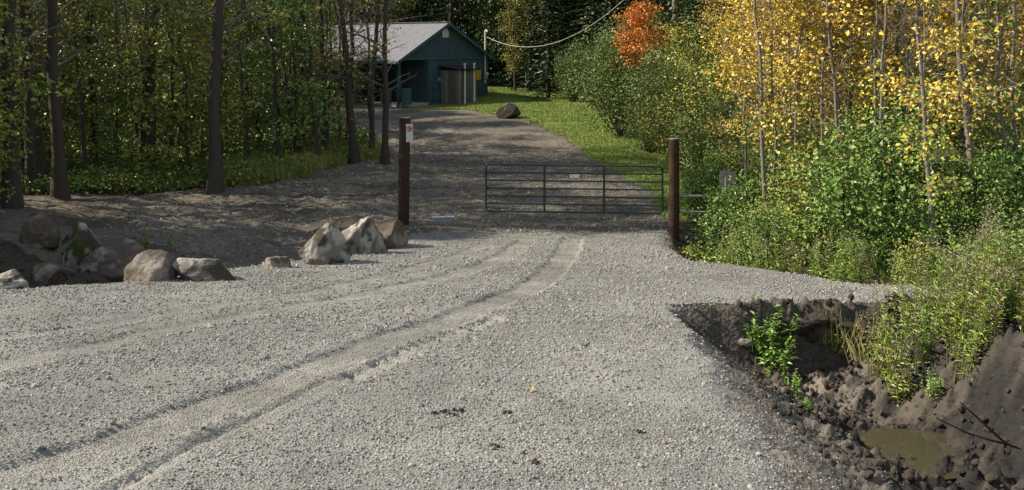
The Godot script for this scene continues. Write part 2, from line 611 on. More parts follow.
# o: high, radius, wobble, first (share of the height where limbs begin), limbs, reach, rise, twigs, leaves (per twig), leaf, spread, palette, dead, low_palette
func make_tree(o: Dictionary) -> Node3D:
	var root := Node3D.new()
	var high: float = o.high
	var pts := PackedVector3Array()
	var radii := PackedFloat32Array()
	var segs := 14
	var a := rng.randf() * 100.0
	for k in segs + 1:
		var t := float(k) / segs
		var w: float = o.get("wobble", 0.15)
		pts.append(Vector3(w * n_mid.get_noise_2d(t * 60.0 * w + a, 3.0) * sqrt(t) * 3.0, t * high - (0.25 if k == 0 else 0.0), w * n_mid.get_noise_2d(t * 60.0 * w + a, 43.0) * sqrt(t) * 3.0))
		radii.append(o.radius * (1.0 - 0.88 * pow(t, 1.1)) * (1.7 if k == 0 else 1.0))
	var tr := Shape.new()
	tr.tube(pts, radii, 9 if o.radius > 0.1 else 6, Color.WHITE, 0.06)
	part("trunk", tr.mesh(), o.bark, root)
	var limbs := Shape.new()
	var crown := Shape.new()
	var first: float = o.first
	for b in o.limbs:
		var t := lerpf(first, 0.98, (b + rng.randf()) / o.limbs)
		var k := int(t * segs)
		var p := pts[k].lerp(pts[mini(k + 1, segs)], t * segs - k)
		var turn := rng.randf() * TAU
		var u := (t - first) / (1.0 - first)
		var reach: float = o.reach * (sin(PI * pow(clampf(u * 0.9 + 0.08, 0.0, 1.0), 0.75)) * 0.75 + 0.25) * rng.randf_range(0.65, 1.15)
		var out_ := Vector3(cos(turn), 0, sin(turn))
		var dir: Vector3 = (out_ + Vector3.UP * o.rise * rng.randf_range(0.5, 1.4)).normalized()
		var lp := PackedVector3Array([p])
		var lr := PackedFloat32Array([maxf(0.008, o.radius * 0.3 * (1.0 - 0.7 * t))])
		for q in 4:
			dir = (dir + rand_dir() * 0.22 + Vector3.UP * 0.05).normalized()
			p += dir * reach / 4.0
			lp.append(p)
			lr.append(lr[0] * (0.75 - 0.17 * q))
		limbs.tube(lp, lr, 4, Color.WHITE, 0.0, false)
		var bare: bool = rng.randf() < o.get("dead", 0.0) and u < 0.5
		for w in o.twigs:
			var f := lerpf(0.25, 1.0, (w + rng.randf()) / o.twigs) * 4.0
			var j := mini(int(f), 3)
			var q := lp[j].lerp(lp[j + 1], f - j)
			var td: Vector3 = (dir * 0.6 + rand_dir() * 0.9 + Vector3.UP * 0.1).normalized()
			var tl: float = reach * rng.randf_range(0.18, 0.4)
			limbs.tube(PackedVector3Array([q, q + td * tl * 0.5 + rand_dir() * tl * 0.06, q + td * tl]), PackedFloat32Array([0.006, 0.005, 0.003]) if o.radius < 0.1 else PackedFloat32Array([0.012, 0.009, 0.004]), 3, Color.WHITE, 0.0, false)
			if bare:
				continue
			var pal: Array = o.palette
			if o.has("low_palette") and q.y < o.low_below * rng.randf_range(0.75, 1.25):
				pal = o.low_palette
			leaves_round(crown, q + td * tl * 0.7, o.spread * Vector3(1, o.get("layered", 0.7), 1), o.leaves, o.leaf, pal)
	part("limbs", limbs.mesh(), o.get("limb_bark", o.bark), root)
	if crown.v.size() > 0:
		part("crown", crown.mesh(), M.leaf, root)
	return root

func make_bush(o: Dictionary) -> Node3D:
	# several stems from one root, each with leafy twigs
	var root := Node3D.new()
	var stems := Shape.new()
	var crown := Shape.new()
	for b in o.stems:
		var turn := rng.randf() * TAU
		var lean: float = rng.randf_range(0.05, 1.0) * o.reach
		var high: float = o.high * rng.randf_range(0.55, 1.0) * (1.0 - 0.35 * lean / o.reach)
		var p := Vector3(cos(turn), 0, sin(turn)) * rng.randf() * 0.15
		var tip := Vector3(cos(turn) * lean, high, sin(turn) * lean)
		var sp := PackedVector3Array()
		var sr := PackedFloat32Array()
		for k in 6:
			var t := k / 5.0
			sp.append(p.lerp(tip, t) + Vector3(cos(turn), -0.6, sin(turn)) * sin(PI * t) * 0.12 * lean + rand_dir() * 0.03 * high * t + (Vector3.DOWN * 0.15 if k == 0 else Vector3.ZERO))
			sr.append(o.get("radius", 0.018) * (1.0 - 0.8 * t))
		stems.tube(sp, sr, 4, Color.WHITE, 0.0, false)
		for w in o.twigs:
			var f := lerpf(o.get("from", 0.15), 1.0, sqrt((w + rng.randf()) / o.twigs)) * 5.0
			var j := mini(int(f), 4)
			var q := sp[j].lerp(sp[j + 1], f - j)
			var td := (rand_dir() + Vector3(cos(turn), 0.3, sin(turn)) * 0.5).normalized()
			var tl: float = o.twig * rng.randf_range(0.5, 1.2)
			stems.tube(PackedVector3Array([q, q + td * tl]), PackedFloat32Array([0.005, 0.003]), 3, Color.WHITE, 0.0, false)
			leaves_round(crown, q + td * tl * 0.8, o.spread * Vector3(1, 0.75, 1), o.leaves, o.leaf, o.palette)
	part("stems", stems.mesh(), o.bark, root)
	part("crown", crown.mesh(), M.leaf, root)
	return root

func make_conifer(high: float, wide: float, palette: Array) -> Node3D:
	var root := Node3D.new()
	var tr := Shape.new()
	tr.tube(PackedVector3Array([Vector3(0, -0.3, 0), Vector3(0.03, high * 0.5, 0.02), Vector3(0, high, 0)]), PackedFloat32Array([high * 0.016, high * 0.009, 0.01]), 7)
	part("trunk", tr.mesh(), M.dark_bark, root)
	var s := Shape.new()
	var y := 0.5
	while y < high - 0.15:
		var t := y / high
		var reach := wide * pow(1.0 - t, 0.8) * rng.randf_range(0.85, 1.15) + 0.12
		var n := 6
		for b in n:
			var turn := TAU * (b + rng.randf() * 0.8) / n
			var o := Vector3(cos(turn), 0, sin(turn))
			var long := reach * rng.randf_range(0.7, 1.1)
			var sprays := int(6 + long * 7.0)
			for k in sprays:
				var f := (k + rng.randf()) / sprays
				var p := Vector3(0, y, 0) + o * long * f + Vector3.DOWN * (0.35 * long * f * (1.0 - 0.45 * f)) + Vector3(rng.randfn(), rng.randfn() * 0.7, rng.randfn()) * 0.04
				var side := o.cross(Vector3.UP) * (1.0 if k % 2 == 0 else -1.0)
				var dir := (o * 0.7 + side * rng.randf_range(0.3, 1.1) + Vector3.DOWN * rng.randf_range(0.0, 0.45) + rand_dir() * 0.25).normalized()
				var l := rng.randf_range(0.2, 0.42) * (1.15 - 0.5 * f)
				var up := (Vector3.UP + rand_dir() * 0.6).normalized()
				s.leaf(p, dir, dir.cross(up).normalized(), up, l, l * 0.3, pick(palette))
		y += rng.randf_range(0.22, 0.36)
	part("crown", s.mesh(), M.leaf, root)
	return root

func make_weed(high: float, stems: int, palette: Array, heads: Array, leaf_long: float, spread: float, leaf_narrow := 0.2) -> Node3D:
	# upright stems with narrow leaves, topped by fluffy flower heads
	var root := Node3D.new()
	var st := Shape.new()
	var lv := Shape.new()
	var hd := Shape.new()
	for b in stems:
		var turn := rng.randf() * TAU
		var o := Vector3(cos(turn), 0, sin(turn))
		var p0 := o * rng.randf() * spread * 0.6
		var h := high * rng.randf_range(0.6, 1.08)
		var bend := o * rng.randf_range(0.02, 0.25) * h + Vector3(rng.randfn(), 0, rng.randfn()) * 0.04
		var sp := PackedVector3Array()
		for k in 6:
			var t := k / 5.0
			sp.append(p0 + Vector3.UP * (h * t - (0.1 if k == 0 else 0.0)) + bend * t * t)
		st.tube(sp, PackedFloat32Array([0.006, 0.0055, 0.005, 0.004, 0.003, 0.002]), 4, Color.WHITE, 0.0, false)
		var count := int(h * 55.0)
		for k in count:
			var t := lerpf(0.08, 0.97, (k + rng.randf()) / count)
			var j := mini(int(t * 5.0), 4)
			var q := sp[j].lerp(sp[j + 1], t * 5.0 - j)
			var w := rng.randf() * TAU
			var dir := Vector3(cos(w), rng.randf_range(-0.35, 0.75), sin(w)).normalized()
			var l := leaf_long * rng.randf_range(0.6, 1.2) * (1.1 - 0.4 * t)
			var side := dir.cross(Vector3.UP + rand_dir() * 0.4).normalized()
			lv.leaf(q, dir, side, side.cross(dir), l, l * leaf_narrow * rng.randf_range(0.8, 1.2), pick(palette))
		if heads.size() > 0 and rng.randf() < 0.75:
			var n := rng.randi_range(18, 40)
			for k in n:
				var w := rng.randf() * TAU
				var q := sp[5] + Vector3(cos(w) * rng.randf() * 0.07, rng.randf_range(-0.14, 0.05), sin(w) * rng.randf() * 0.07)
				var dir := (rand_dir() + Vector3.UP * 0.6).normalized()
				var side := dir.cross(rand_dir()).normalized()
				hd.leaf(q, dir, side, side.cross(dir), rng.randf_range(0.014, 0.03), rng.randf_range(0.010, 0.02), pick(heads))
	part("stems", st.mesh(), M.green_stem, root)
	part("leaves", lv.mesh(), M.leaf, root)
	if hd.v.size() > 0:
		tag(part("flower_heads", hd.mesh(), M.dry, root), "", "", "", "stuff")
	return root

func grass_mesh(blades: int, high: float, palette: Array, spread: float, wide := 0.006) -> ArrayMesh:
	var s := Shape.new()
	for k in blades:
		var w := rng.randf() * TAU
		var p := Vector3(rng.randfn(), 0, rng.randfn()) * spread * 0.4
		var h := high * rng.randf_range(0.5, 1.15)
		var bend := Vector3(cos(w), 0, sin(w)) * h * rng.randf_range(0.1, 0.6)
		var side := Vector3(-sin(w), 0, cos(w)) * wide * 0.5
		var c := pick(palette)
		var m := p + Vector3.UP * h * 0.6 + bend * 0.35
		s.quad(p - side + Vector3.DOWN * 0.02, p + side + Vector3.DOWN * 0.02, m + side, m - side, c)
		s.tri(m - side, m + side, p + Vector3.UP * h + bend, c)
	return s.mesh()

func herb_mesh(high: float, count: int, leaf: float, palette: Array, spread: float) -> ArrayMesh:
	var s := Shape.new()
	for k in count:
		var w := rng.randf() * TAU
		var p := Vector3(cos(w), 0, sin(w)) * spread * sqrt(rng.randf()) + Vector3.UP * high * rng.randf_range(0.1, 1.0)
		var dir := (Vector3(cos(w), 0.0, sin(w)) + rand_dir() * 0.8).normalized()
		var up := (Vector3.UP + rand_dir() * 0.6).normalized()
		var side := dir.cross(up).normalized()
		var l := leaf * rng.randf_range(0.6, 1.3)
		s.leaf(p, dir, side, up, l, l * rng.randf_range(0.35, 0.7), pick(palette))
	return s.mesh()

# ------------------------------------------------------------------ the scene
func _ready() -> void:
	rng.seed = 7
	for q in [[n_big, 0.06, 3], [n_mid, 0.5, 3], [n_fine, 3.0, 2]]:
		q[0].noise_type = FastNoiseLite.TYPE_SIMPLEX_SMOOTH
		q[0].seed = 11
		q[0].frequency = q[1]
		q[0].fractal_octaves = q[2]
	camera_and_light()
	materials()
	terrain()
	gravel()
	ditch_details()
	boulders()
	gate_and_posts()
	shed()
	poles_and_wire()
	woods()
	undergrowth()

func camera_and_light() -> void:
	var cam := Camera3D.new()
	cam.name = "camera"
	cam.near = 0.1
	cam.far = 600.0
	cam.projection = Camera3D.PROJECTION_FRUSTUM
	cam.size = 490.0 / F * cam.near
	cam.frustum_offset = Vector2(0.0, -(245.0 - PRINCIPAL_ROW) / F * cam.near)
	add_child(cam)
	cam.position = Vector3(0, EYE, 0)
	cam.rotation = Vector3(-PITCH, 0, 0)
	cam.current = true
	var e := Environment.new()
	e.background_mode = Environment.BG_SKY
	var sky := ProceduralSkyMaterial.new()
	sky.sky_top_color = Color(0.53, 0.58, 0.65)
	sky.sky_horizon_color = Color(0.79, 0.80, 0.81)
	sky.sky_curve = 0.18
	sky.ground_bottom_color = Color(0.2, 0.18, 0.15)
	sky.ground_horizon_color = Color(0.4, 0.4, 0.38)
	e.sky = Sky.new()
	e.sky.sky_material = sky
	e.tonemap_mode = Environment.TONE_MAPPER_LINEAR
	e.tonemap_exposure = 1.58
	e.sdfgi_enabled = true
	e.ssao_enabled = true
	e.ssil_enabled = true
	var w := WorldEnvironment.new()
	w.name = "environment"
	w.environment = e
	add_child(w)
	var sun := DirectionalLight3D.new()
	sun.name = "sun"
	sun.light_energy = 1.6
	sun.light_color = Color(1.0, 0.955, 0.88)
	sun.light_angular_distance = 0.5
	sun.shadow_enabled = true
	add_child(sun)
	var elevation := deg_to_rad(37.5)
	var ahead := deg_to_rad(4.0)      # the sun stands to the left, a little ahead
	var towards_sun := Vector3(-cos(ahead) * cos(elevation), sin(elevation), -sin(ahead) * cos(elevation))
	sun.look_at_from_position(Vector3.ZERO, -towards_sun, Vector3.UP)

func materials() -> void:
	var speck := noise_tex(0.11, 0.72, 1.22, FastNoiseLite.TYPE_CELLULAR, 1)
	var grit := noise_tex(0.10, 0.0, 1.0, FastNoiseLite.TYPE_CELLULAR, 2, true, 10.0)
	var soft := noise_tex(0.02, 0.7, 1.25, FastNoiseLite.TYPE_SIMPLEX_SMOOTH, 5)
	var rough_n := noise_tex(0.03, 0, 1, FastNoiseLite.TYPE_SIMPLEX_SMOOTH, 5, true, 9.0)
	mat("gravel", Color.WHITE, 0.95, true, speck, 1.3, grit, 1.0)
	mat("yard", Color.WHITE, 0.95, true, soft, 0.7, rough_n, 1.0)
	var earth := mat("earth", Color.WHITE, 0.86, true, soft, 1.1, rough_n, 1.2)
	earth.metallic_specular = 0.3
	mat("lawn", Color.WHITE, 1.0, true, soft, 0.8)
	mat("wood_floor", Color.WHITE, 1.0, true, soft, 0.9, rough_n, 1.0)
	mat("stone", lin(0.355, 0.352, 0.328), 0.9, false, soft, 6.0)
	mat("stone_pale", lin(0.43, 0.427, 0.40), 0.9, false, soft, 6.0)
	mat("stone_dark", lin(0.17, 0.155, 0.138), 0.9, false, soft, 6.0)
	mat("stone_brown", lin(0.29, 0.262, 0.225), 0.9, false, soft, 6.0)
	mat("boulder", Color.WHITE, 0.92, true, soft, 2.5, rough_n, 1.0)
	mat("clod", Color.WHITE, 0.9, true, soft, 5.0, rough_n, 1.0)
	var bark := noise_tex(0.05, 0.25, 1.7, FastNoiseLite.TYPE_SIMPLEX_SMOOTH, 4)
	for q in [["dark_bark", lin(0.07, 0.058, 0.046)], ["grey_bark", lin(0.095, 0.082, 0.068)], ["limb_bark", lin(0.21, 0.19, 0.165)], ["pale_bark", lin(0.25, 0.22, 0.19)], ["brown_bark", lin(0.20, 0.15, 0.11)]]:
		var b := mat(q[0], q[1], 0.95, false, bark, 1.0, rough_n, 1.0, false)
		b.uv1_scale = Vector3(6.0, 1.6, 6.0)
	var leaf := mat("leaf", Color.WHITE, 0.45, true)
	leaf.backlight = Color(0.96, 1.0, 0.72)
	leaf.metallic_specular = 0.42
	var dry := mat("dry", Color.WHITE, 0.9, true)
	dry.backlight = Color(0.4, 0.4, 0.3)
	mat("green_stem", lin(0.13, 0.13, 0.05), 0.8, false)
	mat("twig", lin(0.07, 0.055, 0.045), 0.8, false)
	var post := mat("post_wood", lin(0.075, 0.045, 0.032), 0.85, false, noise_tex(0.03, 0.5, 1.35), 1.0, rough_n, 0.7, false)
	post.uv1_scale = Vector3(5.0, 0.7, 5.0)
	mat("post_top", lin(0.30, 0.26, 0.22), 0.9, false, soft, 6.0)
	var green := mat("gate_paint", lin(0.009, 0.026, 0.024), 0.35, false)
	green.metallic_specular = 0.5
	var steel := mat("galvanised", lin(0.42, 0.45, 0.47), 0.45, false, soft, 3.0)
	steel.metallic = 0.25
	mat("white_paint", lin(0.74, 0.73, 0.70), 0.6, false, soft, 2.0)
	mat("teal_paint", lin(0.066, 0.108, 0.128), 0.75, false, noise_tex(0.02, 0.75, 1.2), 0.6)
	mat("teal_trim", lin(0.065, 0.12, 0.145), 0.65, false, soft, 0.8)
	var roof := mat("roof_metal", lin(0.20, 0.198, 0.208), 0.5, false, noise_tex(0.015, 0.8, 1.15), 0.35)
	roof.metallic_specular = 0.5
	mat("grey_board", Color.WHITE, 0.95, true, soft, 1.0, rough_n, 0.6)
	mat("concrete", lin(0.42, 0.41, 0.38), 0.9, false, soft, 1.0)
	mat("yellow_sign", lin(0.55, 0.36, 0.02), 0.6, false)
	mat("red_sign", lin(0.45, 0.05, 0.03), 0.6, false)
	mat("cable", lin(0.50, 0.50, 0.50), 0.5, false)
	mat("black_metal", lin(0.03, 0.03, 0.03), 0.5, false)
	var water := mat("ditch_water", lin(0.058, 0.050, 0.032), 0.05, false)
	water.metallic_specular = 0.6

func terrain() -> void:
	rut_h.resize(gw * gh)
	rut_m.resize(gw * gh)
	stamp_track([[574, 238], [566, 255], [545, 277], [490, 304], [400, 338], [300, 376], [200, 413], [100, 447], [0, 478], [-120, 512]], 0.44, 0.028, 0.008)
	stamp_track([[528, 240], [500, 260], [440, 278], [340, 299], [200, 326], [80, 352], [0, 367], [-160, 396], [-400, 430]], 0.42, 0.024, 0.006, 0.0, 1.0)
	stamp_track([[490, 243], [440, 262], [360, 281], [250, 301], [100, 326], [0, 341], [-200, 366]], 0.34, 0.016, 0.006, 0.0, 0.9)
	stamp_track([[330, 380], [290, 400], [235, 425], [180, 452], [130, 478], [80, 506]], 0.08, 0.04, 0.015, 0.0, 0.6)
	stamp_track([[400, 352], [330, 385], [250, 420], [160, 462], [90, 500]], 0.30, 0.012, 0.006, 0.0, 0.8)
	stamp_track([[500, 316], [466, 328], [432, 343], [396, 360], [352, 380]], 0.28, 0.05, 0.0, 0.2, 0.35)
	for p in [[668, 219], [650, 192], [592, 158], [560, 134], [520, 119], [470, 111], [428, 108], [400, 105], [420, 97], [480, 90], [520, 84], [620, 84], [900, 84], [1100, 130], [1100, 230], [800, 225]]:
		lawn_edge.append(flat_hit(p[0], p[1]))
	for p in [[-140, 232], [0, 214], [60, 205], [215, 191], [300, 176], [350, 164], [392, 158], [380, 140], [330, 120], [330, 108], [400, 105], [428, 108], [470, 111], [520, 119], [560, 134], [592, 158], [650, 192], [668, 219], [690, 232], [660, 248], [400, 242], [300, 250], [180, 244], [60, 250]]:
		yard_edge.append(flat_hit(p[0], p[1]))
	var xs := PackedFloat32Array()
	var x := -5.0
	while x < 5.0:
		xs.append(x)
		x += 0.036 if absf(x) < 3.2 else 0.05
	while x < 10.0:
		xs.append(x)
		x += 0.1
	while x < 200.0:
		xs.append(x)
		x += 0.1 + (x - 10.0) * 0.11
	xs.append(260.0)
	x = -5.05
	while x > -10.0:
		xs.append(x)
		x -= 0.08
	while x > -200.0:
		xs.append(x)
		x -= 0.1 + (-x - 10.0) * 0.11
	xs.append(-260.0)
	xs.sort()
	var ds := PackedFloat32Array([-200.0, -90.0, -40.0, -20.0, -10.0, -5.0, -2.0])
	var d := 0.0
	while d < 3.0:
		ds.append(d)
		d += 0.2
	while d < 25.0:
		ds.append(d)
		d += maxf(0.026, d * 0.0042)
	while d < 75.0:
		ds.append(d)
		d += d * 0.008
	while d < 300.0:
		ds.append(d)
		d *= 1.08
	ds.append(400.0)
	var w := xs.size()
	var hgt := PackedVector3Array()
	var nor := PackedVector3Array()
	var kinds := PackedByteArray()
	hgt.resize(w * ds.size())
	nor.resize(w * ds.size())
	kinds.resize(w * ds.size())
	for j in ds.size():
		for i in w:
			hgt[j * w + i] = Vector3(xs[i], height(xs[i], ds[j]), -ds[j])
			kinds[j * w + i] = kind_at(xs[i], ds[j])
	for j in ds.size():
		for i in w:
			var a := hgt[j * w + mini(i + 1, w - 1)] - hgt[j * w + maxi(i - 1, 0)]
			var b := hgt[mini(j + 1, ds.size() - 1) * w + i] - hgt[maxi(j - 1, 0) * w + i]
			nor[j * w + i] = a.cross(b).normalized()
	var names := ["gravel_road", "ditch_bank", "dirt_driveway", "lawn", "ground"]
	var labels := ["pale grey gravel road with tyre tracks running down to the gate", "bare dark soil of the roadside ditch and bank", "grey dirt driveway and lot between the gate and the teal shed", "short green lawn beside the driveway and the teal shed", "brown forest floor under the trees"]
	var mats := [M.gravel, M.earth, M.yard, M.lawn, M.wood_floor]
	for kind in 5:
		var s := Shape.new()
		s.smooth = true
		var index := {}
		for j in ds.size() - 1:
			for i in w - 1:
				if kinds[j * w + i] != kind:
					continue
				var q := [j * w + i, j * w + i + 1, (j + 1) * w + i + 1, (j + 1) * w + i]
				var r := []
				for k: int in q:
					if not index.has(k):
						index[k] = s.v.size()
						s.v.append(hgt[k])
						s.n.append(nor[k])
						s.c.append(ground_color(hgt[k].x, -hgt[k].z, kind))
					r.append(index[k])
				s.i.append_array(PackedInt32Array([r[0], r[2], r[1], r[0], r[3], r[2]]))
		top(names[kind], s.mesh(), mats[kind], Vector3.ZERO, labels[kind], "ground", "", "structure")

func gravel() -> void:
	var stones := []
	for k in 6:
		stones.append(rock_mesh(0 if k < 4 else 1, Vector3(1.0, rng.randf_range(0.55, 0.8), rng.randf_range(0.7, 1.0)), 5, 0.8, stone_grey, true))
	var where := [[], [], [], [], [], []]
	var bands := [[4.0, 6.5, 1900.0, 0.0072], [6.5, 9.0, 1300.0, 0.0088], [9.0, 13.0, 750.0, 0.0105], [13.0, 20.5, 330.0, 0.013]]
	for band in bands:
		var wide: float = 0.56 * band[1] + 0.8
		var n := int(band[2] * 2.0 * wide * (band[1] - band[0]))
		for k in n:
			var d := rng.randf_range(band[0], band[1])
			var x := rng.randf_range(-wide, minf(wide, 5.0))
			if absf(x) > 0.53 * d + 0.9:
				continue
			var m := rut_at(x, d).y
			var loose := n_mid.get_noise_2d(x * 0.9 + 12.0, d * 0.9) + 0.5 * n_mid.get_noise_2d(x * 3.0, d * 3.0)
			if rng.randf() < m * 0.86 or rng.randf() > 0.82 + 0.95 * loose:
				continue
			var edge := x - lookup(SHOULDER, d) if d < 10.6 else -1.0
			if edge > 0.0 and (rng.randf() > 0.85 - 0.6 * edge or edge > 1.2):
				continue
			if d > 16.5 and rng.randf() < (d - 16.5) * 0.2:
				continue
			if past_left_edge(x, d) > 0.25 * rng.randf() or (x > 2.5 and past_right_far(x, d) > 0.1):
				continue
			var size: float = band[3] * (0.45 + 1.15 * pow(rng.randf(), 1.8))
			if rng.randf() < 0.015:
				size *= rng.randf_range(1.4, 2.2)
			var b := Basis(rand_dir(), rng.randf() * TAU).scaled_local(Vector3.ONE * size * (1.0 if m < 0.5 else 0.6))
			where[3 if edge > 0.15 and rng.randf() < 0.4 else rng.randi() % 4 if size < 0.02 else 4 + rng.randi() % 2].append(Transform3D(b, ground(x, d, size * 0.3)))
	for k in 16000:
		var d := rng.randf_range(18.5, 36.0)
		var x := rng.randf_range(-0.42 * d, 0.22 * d)
		if kind_at(x, d) != YARD:
			continue
		var size := 0.014 + 0.03 * pow(rng.randf(), 2.5)
		where[[3, 3, 0, 3][k % 4]].append(Transform3D(Basis(rand_dir(), rng.randf() * TAU).scaled_local(Vector3.ONE * size), ground(x, d, size * 0.2)))
	var mats := [M.stone, M.stone_pale, M.stone_brown, M.stone_dark, M.stone, M.stone_brown]
	for k in 6:
		scatter("gravel_stones", stones[k], mats[k], where[k], "loose crushed gravel stones covering the road", "gravel")

func rock(called: String, px0: float, px1: float, py0: float, py1: float, d: float, deep: float, tone: Callable, planes: int, label: String, category := "boulder", group := "", material: Material = null, taper := 0.0, skew := 0.0) -> void:
	# a rock that fills a box of pixels where its foot meets the ground
	var foot := hit((px0 + px1) * 0.5, py1)
	var far := -foot.z + (0.35 + deep * 0.5 if kind_at(foot.x, -foot.z) == GRAVEL else deep * 0.25)
	if d > 40.0:
		far = d
	var a := at_depth(px0, py0, far)
	var b := at_depth(px1, py1, far)
	var low := minf(b.y, height((a.x + b.x) * 0.5, far)) - 0.12
	var size := Vector3(absf(b.x - a.x) * 0.58, (a.y - low) * 0.58, deep)
	d = far
	var o := top(called, rock_mesh(4, size, planes + 5, 0.97, tone, false, taper, skew), M.boulder if material == null else material, Vector3((a.x + b.x) * 0.5, (a.y + low) * 0.5, -d), label, category, group)
	var box := o.mesh.get_aabb()
	var want := Vector3(absf(b.x - a.x), a.y - low, box.size.z)
	o.scale = want / box.size
	o.position -= (box.position + box.size * 0.5) * o.scale

func boulders() -> void:
	rng.seed = 21
	rock("boulder", 58, 106, 220, 268, 15.2, 0.36, mossy_tone, 8, "rounded grey boulder with a mossy patch in the roadside hole", "boulder", "", null, 0.25)
	rock("boulder", 78, 148, 239, 276, 14.3, 0.40, brown_tone, 9, "wide brown flat-topped boulder leaning against the mossy boulder")
	rock("boulder", 124, 175, 250, 284, 13.9, 0.30, brown_tone, 8, "low brown boulder between the wide brown boulder and the pale one")
	rock("boulder", 172, 239, 256, 285, 13.95, 0.32, boulder_tone, 7, "low pale boulder half buried at the gravel edge")
	rock("boulder", 264, 291, 256, 272, 15.1, 0.18, brown_tone, 7, "small brown boulder between the low pale and the tall peaked boulders")
	rock("boulder", 300, 353, 222, 268, 16.3, 0.45, boulder_tone, 6, "tall peaked grey boulder with a pale face at the gravel edge", "boulder", "", null, 0.62, 0.15)
	rock("boulder", 336, 388, 215, 256, 17.3, 0.42, boulder_tone, 7, "blocky grey boulder between the peaked boulder and the signed post")
	rock("boulder", 368, 408, 217, 250, 18.4, 0.40, brown_tone, 7, "dark stained boulder at the foot of the signed post")
	rock("boulder", -30, 27, 272, 293, 12.6, 0.3, boulder_tone, 6, "flat grey slab lying in the dark soil of the bank")
	rock("boulder", 22, 62, 212, 246, 17.0, 0.3, brown_tone, 8, "dark slab leaning on the soil bank behind the mossy boulder")
	rock("boulder", 30, 62, 262, 284, 13.0, 0.22, brown_tone, 7, "small dark rock in the soil beside the flat grey slab")
	rock("boulder", 496, 521, 102.5, 112.5, 47.5, 0.5, dark_tone, 7, "dark brown boulder at the edge of the lawn by the shed")
	# small rocks at the ditch corner
	var p := hit(746, 345)
	top("rock", rock_mesh(3, Vector3(0.085, 0.055, 0.07), 7, 0.8, boulder_tone), M.boulder, p + Vector3.UP * 0.03, "smooth pale rock at the corner of the ditch", "rock")
	rng.seed = 22
	var spots := [[803, 330, 0.11], [818, 322, 0.09], [790, 336, 0.07], [812, 338, 0.08], [833, 326, 0.08], [846, 331, 0.10], [778, 331, 0.05]]
	for q in spots:
		var c := hit(q[0], q[1])
		top("soil_clod", rock_mesh(4, Vector3(q[2] * 1.4, q[2], q[2]), 14, 1.0, clod_tone), M.clod, c + Vector3.UP * q[2] * 0.35, "dark brown clod of earth heaped at the ditch end", "clod", "soil clods heaped at the ditch end")

func ditch_details() -> void:
	rng.seed = 31
	# standing water: a level sheet, the banks cut its outline
	var w := Shape.new()
	var level := base_height(7.9) - 0.82
	for q in [[3.2, 7.85, 0.75, 0.52]]:
		var c := Vector3(q[0], level, -q[1])
		for k in 28:
			var a := TAU * k / 28.0
			var b := TAU * (k + 1) / 28.0
			w.tri(c, c + Vector3(cos(b) * q[2], 0, sin(b) * q[3]), c + Vector3(cos(a) * q[2], 0, sin(a) * q[3]))
	top("ditch_water", w.mesh(), M.ditch_water, Vector3.ZERO, "shallow muddy brown water at the bottom of the ditch", "water", "", "structure")
	# clods over mud and bank
	var clods := []
	for k in 3:
		clods.append(rock_mesh(1, Vector3(1, 0.6, 0.8), 9, 0.95, clod_tone, true))
	var where := [[], [], []]
	for k in 5200:
		var d := rng.randf_range(5.5, 10.6)
		var x := rng.randf_range(1.9, 5.2)
		if kind_at(x, d) != EARTH:
			continue
		var size := 0.006 + 0.05 * pow(rng.randf(), 4.0)
		where[k % 3].append(Transform3D(Basis(rand_dir(), rng.randf() * TAU).scaled_local(Vector3.ONE * size), ground(x, d, size * 0.2)))
	for k in 3000:
		var d := rng.randf_range(10.5, 20.0)
		var x := rng.randf_range(-11.0, -2.0)
		if kind_at(x, d) != EARTH:
			continue
		var size := 0.012 + 0.07 * pow(rng.randf(), 3.5)
		where[k % 3].append(Transform3D(Basis(rand_dir(), rng.randf() * TAU).scaled_local(Vector3.ONE * size), ground(x, d, size * 0.2)))
	for q in [[436, 413], [444, 412], [452, 415], [458, 411], [507, 414], [494, 447], [536, 463], [640, 432], [585, 345]]:
		for k in 7:
			var p := hit(q[0] + rng.randf_range(-5.0, 5.0), q[1] + rng.randf_range(-1.5, 1.5))
			var size := rng.randf_range(0.008, 0.02)
			where[k % 3].append(Transform3D(Basis(rand_dir(), rng.randf() * TAU).scaled_local(Vector3.ONE * size), p + Vector3.UP * size * 0.4))
	for k in 3:
		scatter("soil_crumbs", clods[k], M.clod, where[k], "small crumbs of dark soil over the ditch and the bank", "soil")
	# a dead forked branch stuck in the mud
	var foot := hit(1006, 440)
	var br := Shape.new()
	for q in [[[960, 402], [980, 420]], [[936, 418], [970, 434]], [[975, 436], [990, 440]]]:
		var tip := at_depth(q[0][0], q[0][1], -foot.z - 0.12)
		var mid := at_depth(q[1][0], q[1][1], -foot.z - 0.05)
		br.tube(PackedVector3Array([foot + Vector3.DOWN * 0.03, mid, tip]), PackedFloat32Array([0.012, 0.009, 0.004]), 5)
	top("dead_branch", br.mesh(), M.twig, Vector3.ZERO, "dead forked dark branch sticking out of the ditch mud", "branch")

